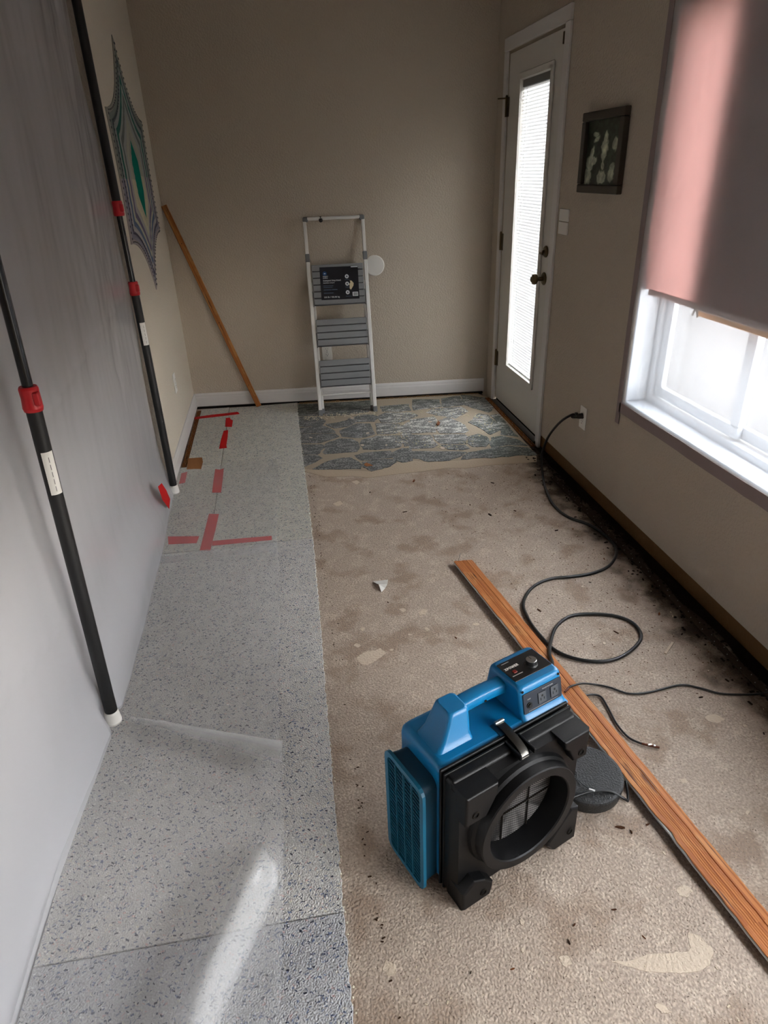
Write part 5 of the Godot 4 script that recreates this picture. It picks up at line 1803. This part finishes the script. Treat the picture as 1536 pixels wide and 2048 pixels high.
	for q in bands:
		var up: PackedVector2Array = outline.call(q[0])
		var inn: PackedVector2Array = outline.call(q[1])
		var n := up.size()
		var halves := [G.new(), G.new()]
		for i in n:
			var j := (i + 1) % n
			g = halves[0 if i < 15 or i >= 45 else 1]
			var ma := up[i].lerp(inn[i], 0.5)
			var mb := up[j].lerp(inn[j], 0.5)
			var ja := 0.0016 if i % 2 == 0 else 0.0
			var jb := 0.0016 if j % 2 == 0 else 0.0
			g.quad(Vector3(up[i].x, up[i].y, 0.0), Vector3(up[j].x, up[j].y, 0.0), Vector3(up[j].x, up[j].y, z), Vector3(up[i].x, up[i].y, z))
			g.quad(Vector3(up[i].x, up[i].y, z), Vector3(up[j].x, up[j].y, z), Vector3(mb.x, mb.y, z + 0.003 + jb), Vector3(ma.x, ma.y, z + 0.003 + ja))
			g.quad(Vector3(ma.x, ma.y, z + 0.003 + ja), Vector3(mb.x, mb.y, z + 0.003 + jb), Vector3(inn[j].x, inn[j].y, z), Vector3(inn[i].x, inn[i].y, z))
		for k in 2:
			obj("yarn_band", halves[k], mat(q[2 + k], 0.95, 0.1), wh)
		z += 0.0006
	g = G.new()
	g.prism(outline.call(0.0), z, Transform3D(Basis.IDENTITY, Vector3.ZERO), 0.002)
	obj("yarn_centre", g, mat(rgb(20, 120, 104), 0.95, 0.1), wh)
	# darker stitches along two bands
	var st := G.new()
	for t in [0.955, 0.78]:
		var ol: PackedVector2Array = outline.call(t)
		for i in ol.size():
			var a := ol[i]
			var b := ol[(i + 1) % ol.size()]
			for s in 2:
				var c := a.lerp(b, 0.25 + 0.5 * s)
				st.box(Vector3(c.x, c.y, 0.0085), Vector3(0.010, 0.006, 0.003), 0.001, Basis(Vector3(0, 0, 1), (b - a).angle()))
	var so := obj("stitching", st, mat(rgb(78, 80, 84), 0.95, 0.1), wh)
	so.set_meta("kind", "stuff")


func small_things() -> void:
	# red tape
	var tape := func(p: Array, h: float, words: String) -> void:
		var g := G.new()
		g.prism(ground_poly(p), 0.0009, floor_frame(h))
		tag(obj("tape_strip", g, M.red_tape), words, "tape")
	tape.call([Vector2(0.01, 0.045), Vector2(0.115, 0.023), Vector2(0.215, 0.015), Vector2(0.306, 0.005), Vector2(0.322, 0.055), Vector2(0.268, 0.064), Vector2(0.176, 0.073), Vector2(0.098, 0.081), Vector2(0.015, 0.09)], 0.0105, "red tape strip crossing the padding nearest the back wall")
	tape.call([Vector2(0.229, 0.121), Vector2(0.256, 0.117), Vector2(0.267, 0.166), Vector2(0.28, 0.182), Vector2(0.279, 0.315), Vector2(0.234, 0.3)], 0.0106, "short torn red tape piece just below the tape by the back wall")
	tape.call([Vector2(0.229, 0.377), Vector2(0.257, 0.371), Vector2(0.26, 0.518), Vector2(0.259, 0.647), Vector2(0.265, 0.695), Vector2(0.217, 0.698), Vector2(0.22, 0.545)], 0.0105, "curled red tape piece, third along the seam from the back wall")
	tape.call([Vector2(0.214, 1.015), Vector2(0.241, 1.03), Vector2(0.262, 1.015), Vector2(0.265, 1.188), Vector2(0.265, 1.344), Vector2(0.218, 1.333), Vector2(0.215, 1.162)], 0.0105, "red tape strip half under the far edge of the floor plastic")
	tape.call([Vector2(0.22, 1.584), Vector2(0.269, 1.597), Vector2(0.262, 1.768), Vector2(0.252, 1.953), Vector2(0.205, 1.942), Vector2(0.212, 1.777)], 0.0105, "wide red tape strip along the seam, at the corner of the taped L")
	tape.call([Vector2(0.257, 1.87), Vector2(0.396, 1.875), Vector2(0.526, 1.882), Vector2(0.527, 1.92), Vector2(0.398, 1.917), Vector2(0.257, 1.914)], 0.0116, "long thin red tape strip running right across the padding under plastic")
	tape.call([Vector2(0.045, 1.778), Vector2(0.191, 1.808), Vector2(0.185, 1.871), Vector2(0.057, 1.854)], 0.0105, "faded red tape strip running left from the seam to the barrier")
	tape.call([Vector2(0.027, 1.03), Vector2(0.058, 1.017), Vector2(0.061, 1.167), Vector2(0.03, 1.174)], 0.0105, "small red tape piece under plastic beside the far pole's foot")
	var g := G.new()
	g.prism(PackedVector2Array([Vector2(-1.739, 0.252), Vector2(-1.652, 0.230), Vector2(-1.586, 0.163), Vector2(-1.537, 0.091), Vector2(-1.606, 0.071), Vector2(-1.705, 0.167)]), 0.0010, frame(Vector3(0.040, 0.0, 0), Vector3(0, 0.0, -1), Vector3.UP))
	tag(obj("tape_strip", g, M.red_tape), "bright red tape scrap stuck upright on the barrier behind the far pole", "tape")
	# scrap of brown board
	g = G.new()
	g.prism(ground_poly([Vector2(0.043, 0.818), Vector2(0.125, 0.822), Vector2(0.135, 0.886), Vector2(0.134, 0.998), Vector2(0.095, 0.985), Vector2(0.052, 0.982)]), 0.004, floor_frame(0.0105), 0.0008)
	tag(obj("board_scrap", g, M.cardboard), "small square brown board scrap lying on the padding by the left wall", "scrap")
	# folded white shard
	var sh := thing("white_shard", "folded white chip of trim lying alone on the bare floor", "chip", Vector3(0.962, 0, 2.366))
	g = G.new()
	var b0 := Vector3(0.933, 0.002, 2.344)
	var b1 := Vector3(0.995, 0.004, 2.346)
	var b2 := Vector3(0.984, 0.022, 2.401)
	var b3 := Vector3(0.949, 0.018, 2.391)
	var b4 := Vector3(0.973, 0.006, 2.407)
	var b5 := Vector3(0.955, 0.002, 2.426)
	var th := Vector3(0, 0.002, 0)
	g.quad(b0, b1, b2, b3)
	g.quad(b0 - th, b1 - th, b2 - th, b3 - th)
	g.quad(b0, b0 - th, b1 - th, b1)
	var o := obj("upper_leaf", g, M.white_plastic, sh)
	o.position = -sh.position
	g = G.new()
	g.quad(b3 - th * 0.5, b2 - th * 0.5, b4, b5)
	g.quad(b3 - th * 1.5, b2 - th * 1.5, b4 - th, b5 - th)
	g.quad(b3, b5, b5 - th, b3 - th * 1.5)
	o = obj("lower_leaf", g, M.white_plastic, sh)
	o.position = -sh.position
	# splinters and flakes one could pick up
	var rng := RandomNumberGenerator.new()
	rng.seed = 77
	var bark := [mat(rgb(70, 44, 28), 0.9, 0.2), mat(rgb(46, 32, 24), 0.9, 0.2), mat(rgb(104, 62, 36), 0.9, 0.2)]
	for q in [[1.292, 1.417, 0.035], [1.177, 1.763, 0.022], [1.572, 1.886, 0.03], [1.693, 1.539, 0.022], [0.969, 2.5, 0.01], [1.172, 2.767, 0.013], [1.52, 2.67, 0.024], [1.786, 2.533, 0.01], [1.821, 2.101, 0.022], [1.384, 3.59, 0.024], [1.405, 3.607, 0.012], [1.456, 3.595, 0.013], [1.272, 3.783, 0.013], [1.145, 3.832, 0.012], [1.007, 3.862, 0.011], [0.92, 3.853, 0.007], [1.171, 3.799, 0.01], [1.308, 3.851, 0.009], [0.993, 3.64, 0.01], [1.844, 3.208, 0.016], [1.943, 2.782, 0.022], [1.739, 2.852, 0.02], [1.899, 2.104, 0.014], [1.92, 2.378, 0.012], [1.702, 1.873, 0.016], [1.04, 1.504, 0.012], [1.507, 1.761, 0.014], [1.956, 1.576, 0.02]]:
		var at := Vector3(q[0], 0.0, q[1])
		g = G.new()
		var pl := PackedVector2Array()
		var ln: float = q[2]
		for i in 7:
			var a := TAU * i / 7.0
			pl.append(Vector2(cos(a) * ln * rng.randf_range(0.4, 0.6), sin(a) * ln * rng.randf_range(0.10, 0.22)))
		g.prism(pl, 0.0028, Transform3D(Basis(Vector3.UP, rng.randf() * TAU) * Basis(Vector3.RIGHT, -PI / 2), Vector3.ZERO), 0.0008)
		o = obj("splinter", g, bark[rng.randi() % 3])
		o.position = at
		var own: String = {
			0.035: "longest dark splinter, lying just in front of the stones' pale plaster edge",
			0.030: "dark broken splinter well in front of the stones, left of the cord",
			0.013: "",
			0.024: "",
		}.get(q[2], "")
		if q[2] == 0.024:
			own = "brown curled bark splinter left of the cord loop" if at.z < 3.0 else "reddish long splinter on the floor in front of the black cap"
		tag(o, own if own else "small brown wood splinter lying loose on the bare screed floor", "splinter", "" if own else "wood splinters on the bare floor")
	for q in [[1.015, 2.564, 0.014], [1.083, 2.695, 0.012], [1.014, 2.716, 0.016], [0.934, 2.786, 0.016], [0.862, 2.535, 0.01], [1.536, 2.497, 0.013], [1.745, 2.554, 0.015], [1.67, 2.901, 0.016], [1.06, 3.773, 0.013], [1.042, 3.829, 0.011], [0.807, 3.847, 0.008], [1.902, 3.341, 0.014], [0.877, 0.259, 0.02], [1.086, 0.335, 0.03], [1.579, 0.537, 0.03], [1.146, 0.645, 0.03], [1.087, 0.843, 0.028], [1.23, 0.879, 0.02], [0.785, 0.635, 0.024], [1.549, 1.009, 0.04]]:
		var at := Vector3(q[0], 0.0, q[1])
		if at.z < 1.2:
			at.y += 0.0052
		g = G.new()
		var pl := PackedVector2Array()
		var ln: float = q[2]
		for i in 8:
			var a := TAU * i / 8.0
			pl.append(Vector2(cos(a) * ln * rng.randf_range(0.42, 0.6), sin(a) * ln * rng.randf_range(0.28, 0.45)))
		g.prism(pl, 0.0016, Transform3D(Basis(Vector3.UP, rng.randf() * TAU) * Basis(Vector3.RIGHT, -PI / 2), Vector3.ZERO), 0.0005)
		o = obj("plaster_flake", g, M.plaster)
		o.position = at
		if at.z < 1.2:
			tag(o, "pale plaster flake lying on the dark entry stones", "flake", "plaster flakes on the entry stones")
		else:
			tag(o, "pale plaster flake lying loose on the bare screed floor", "flake", "plaster flakes on the bare floor")
	g = G.new()
	g.box(Vector3(1.873, 0.003, 2.972), Vector3(0.075, 0.005, 0.009), 0.001, Basis(Vector3.UP, 0.72))
	tag(obj("splinter", g, M.plaster), "pale straight sliver lying between the cord loop and right wall", "sliver")
	# curled leaf on the stones
	g = G.new()
	g.prism(ground_poly([Vector2(1.057, 1.141), Vector2(1.072, 1.12), Vector2(1.089, 1.143), Vector2(1.104, 1.171), Vector2(1.069, 1.175), Vector2(1.059, 1.161)]), 0.002, floor_frame(0.006), 0.0006)
	tag(obj("bark_scrap", g, mat(rgb(160, 104, 66), 0.85, 0.2)), "tan bark scrap on the near edge of the entry stones", "scrap")
	g = G.new()
	g.prism(ground_poly([Vector2(1.607, 0.604), Vector2(1.633, 0.547), Vector2(1.638, 0.576), Vector2(1.623, 0.617), Vector2(1.611, 0.626)]), 0.006, floor_frame(0.006), 0.001)
	tag(obj("bark_scrap", g, mat(rgb(128, 84, 60), 0.85, 0.2)), "curled brown scrap in the middle of the entry stones", "scrap")
	# grit nobody could count
	var grit := func(n: int, sd: int, m: Material, where: Callable, words: String, size: float) -> void:
		var r := RandomNumberGenerator.new()
		r.seed = sd
		var q := G.new()
		for i in n:
			var p: Vector3 = where.call(r)
			var s := r.randf_range(0.4, 1.0) * size
			q.box(p, Vector3(s * r.randf_range(0.8, 2.6), s * 0.5, s), s * 0.2, Basis(Vector3.UP, r.randf() * TAU))
		var e := obj("grit", q, m)
		tag(e, words, "grit")
		e.set_meta("kind", "stuff")
	grit.call(900, 1, mat(rgb(40, 32, 26), 0.95, 0.1), func(r: RandomNumberGenerator) -> Vector3: return Vector3(2.10 - absf(r.randfn(0.0, 0.055)), 0.003, r.randf_range(1.15, 4.0)), "dark grit gathered along the foot of the right wall", 0.009)
	grit.call(700, 2, mat(rgb(92, 66, 46), 0.95, 0.1), func(r: RandomNumberGenerator) -> Vector3: return Vector3(r.randf_range(1.35, 2.05), 0.001, r.randf_range(1.25, 3.2)), "brown crumbs strewn over the bare floor between board and right wall", 0.0035)
	grit.call(350, 3, mat(rgb(205, 190, 165), 0.95, 0.1), func(r: RandomNumberGenerator) -> Vector3: return Vector3(r.randf_range(0.74, 2.0), 0.001, r.randf_range(1.3, 4.1)), "pale crumbs strewn over the whole bare floor", 0.004)
	grit.call(260, 4, mat(rgb(206, 196, 160), 0.95, 0.1), func(r: RandomNumberGenerator) -> Vector3:
		var a := r.randf() * TAU
		return Vector3(1.62 + 0.30 * cos(a) + r.randfn(0, 0.03), 0.0065, 0.66 + 0.33 * sin(a) + r.randfn(0, 0.03)), "ring of pale crumbs on the entry stones before the door", 0.006)
	grit.call(180, 5, mat(rgb(206, 196, 170), 0.95, 0.1), func(r: RandomNumberGenerator) -> Vector3: return Vector3(0.76 + r.randf() * 0.5, 0.0065, 0.26 + r.randfn(0, 0.03)), "line of pale crumbs on the stones at the ladder's feet", 0.007)
	grit.call(120, 6, mat(rgb(60, 44, 32), 0.95, 0.1), func(r: RandomNumberGenerator) -> Vector3: return Vector3(0.735 + absf(r.randfn(0, 0.012)), 0.001, r.randf_range(1.2, 4.1)), "dark crumbs along the cut edge of the carpet padding", 0.004)
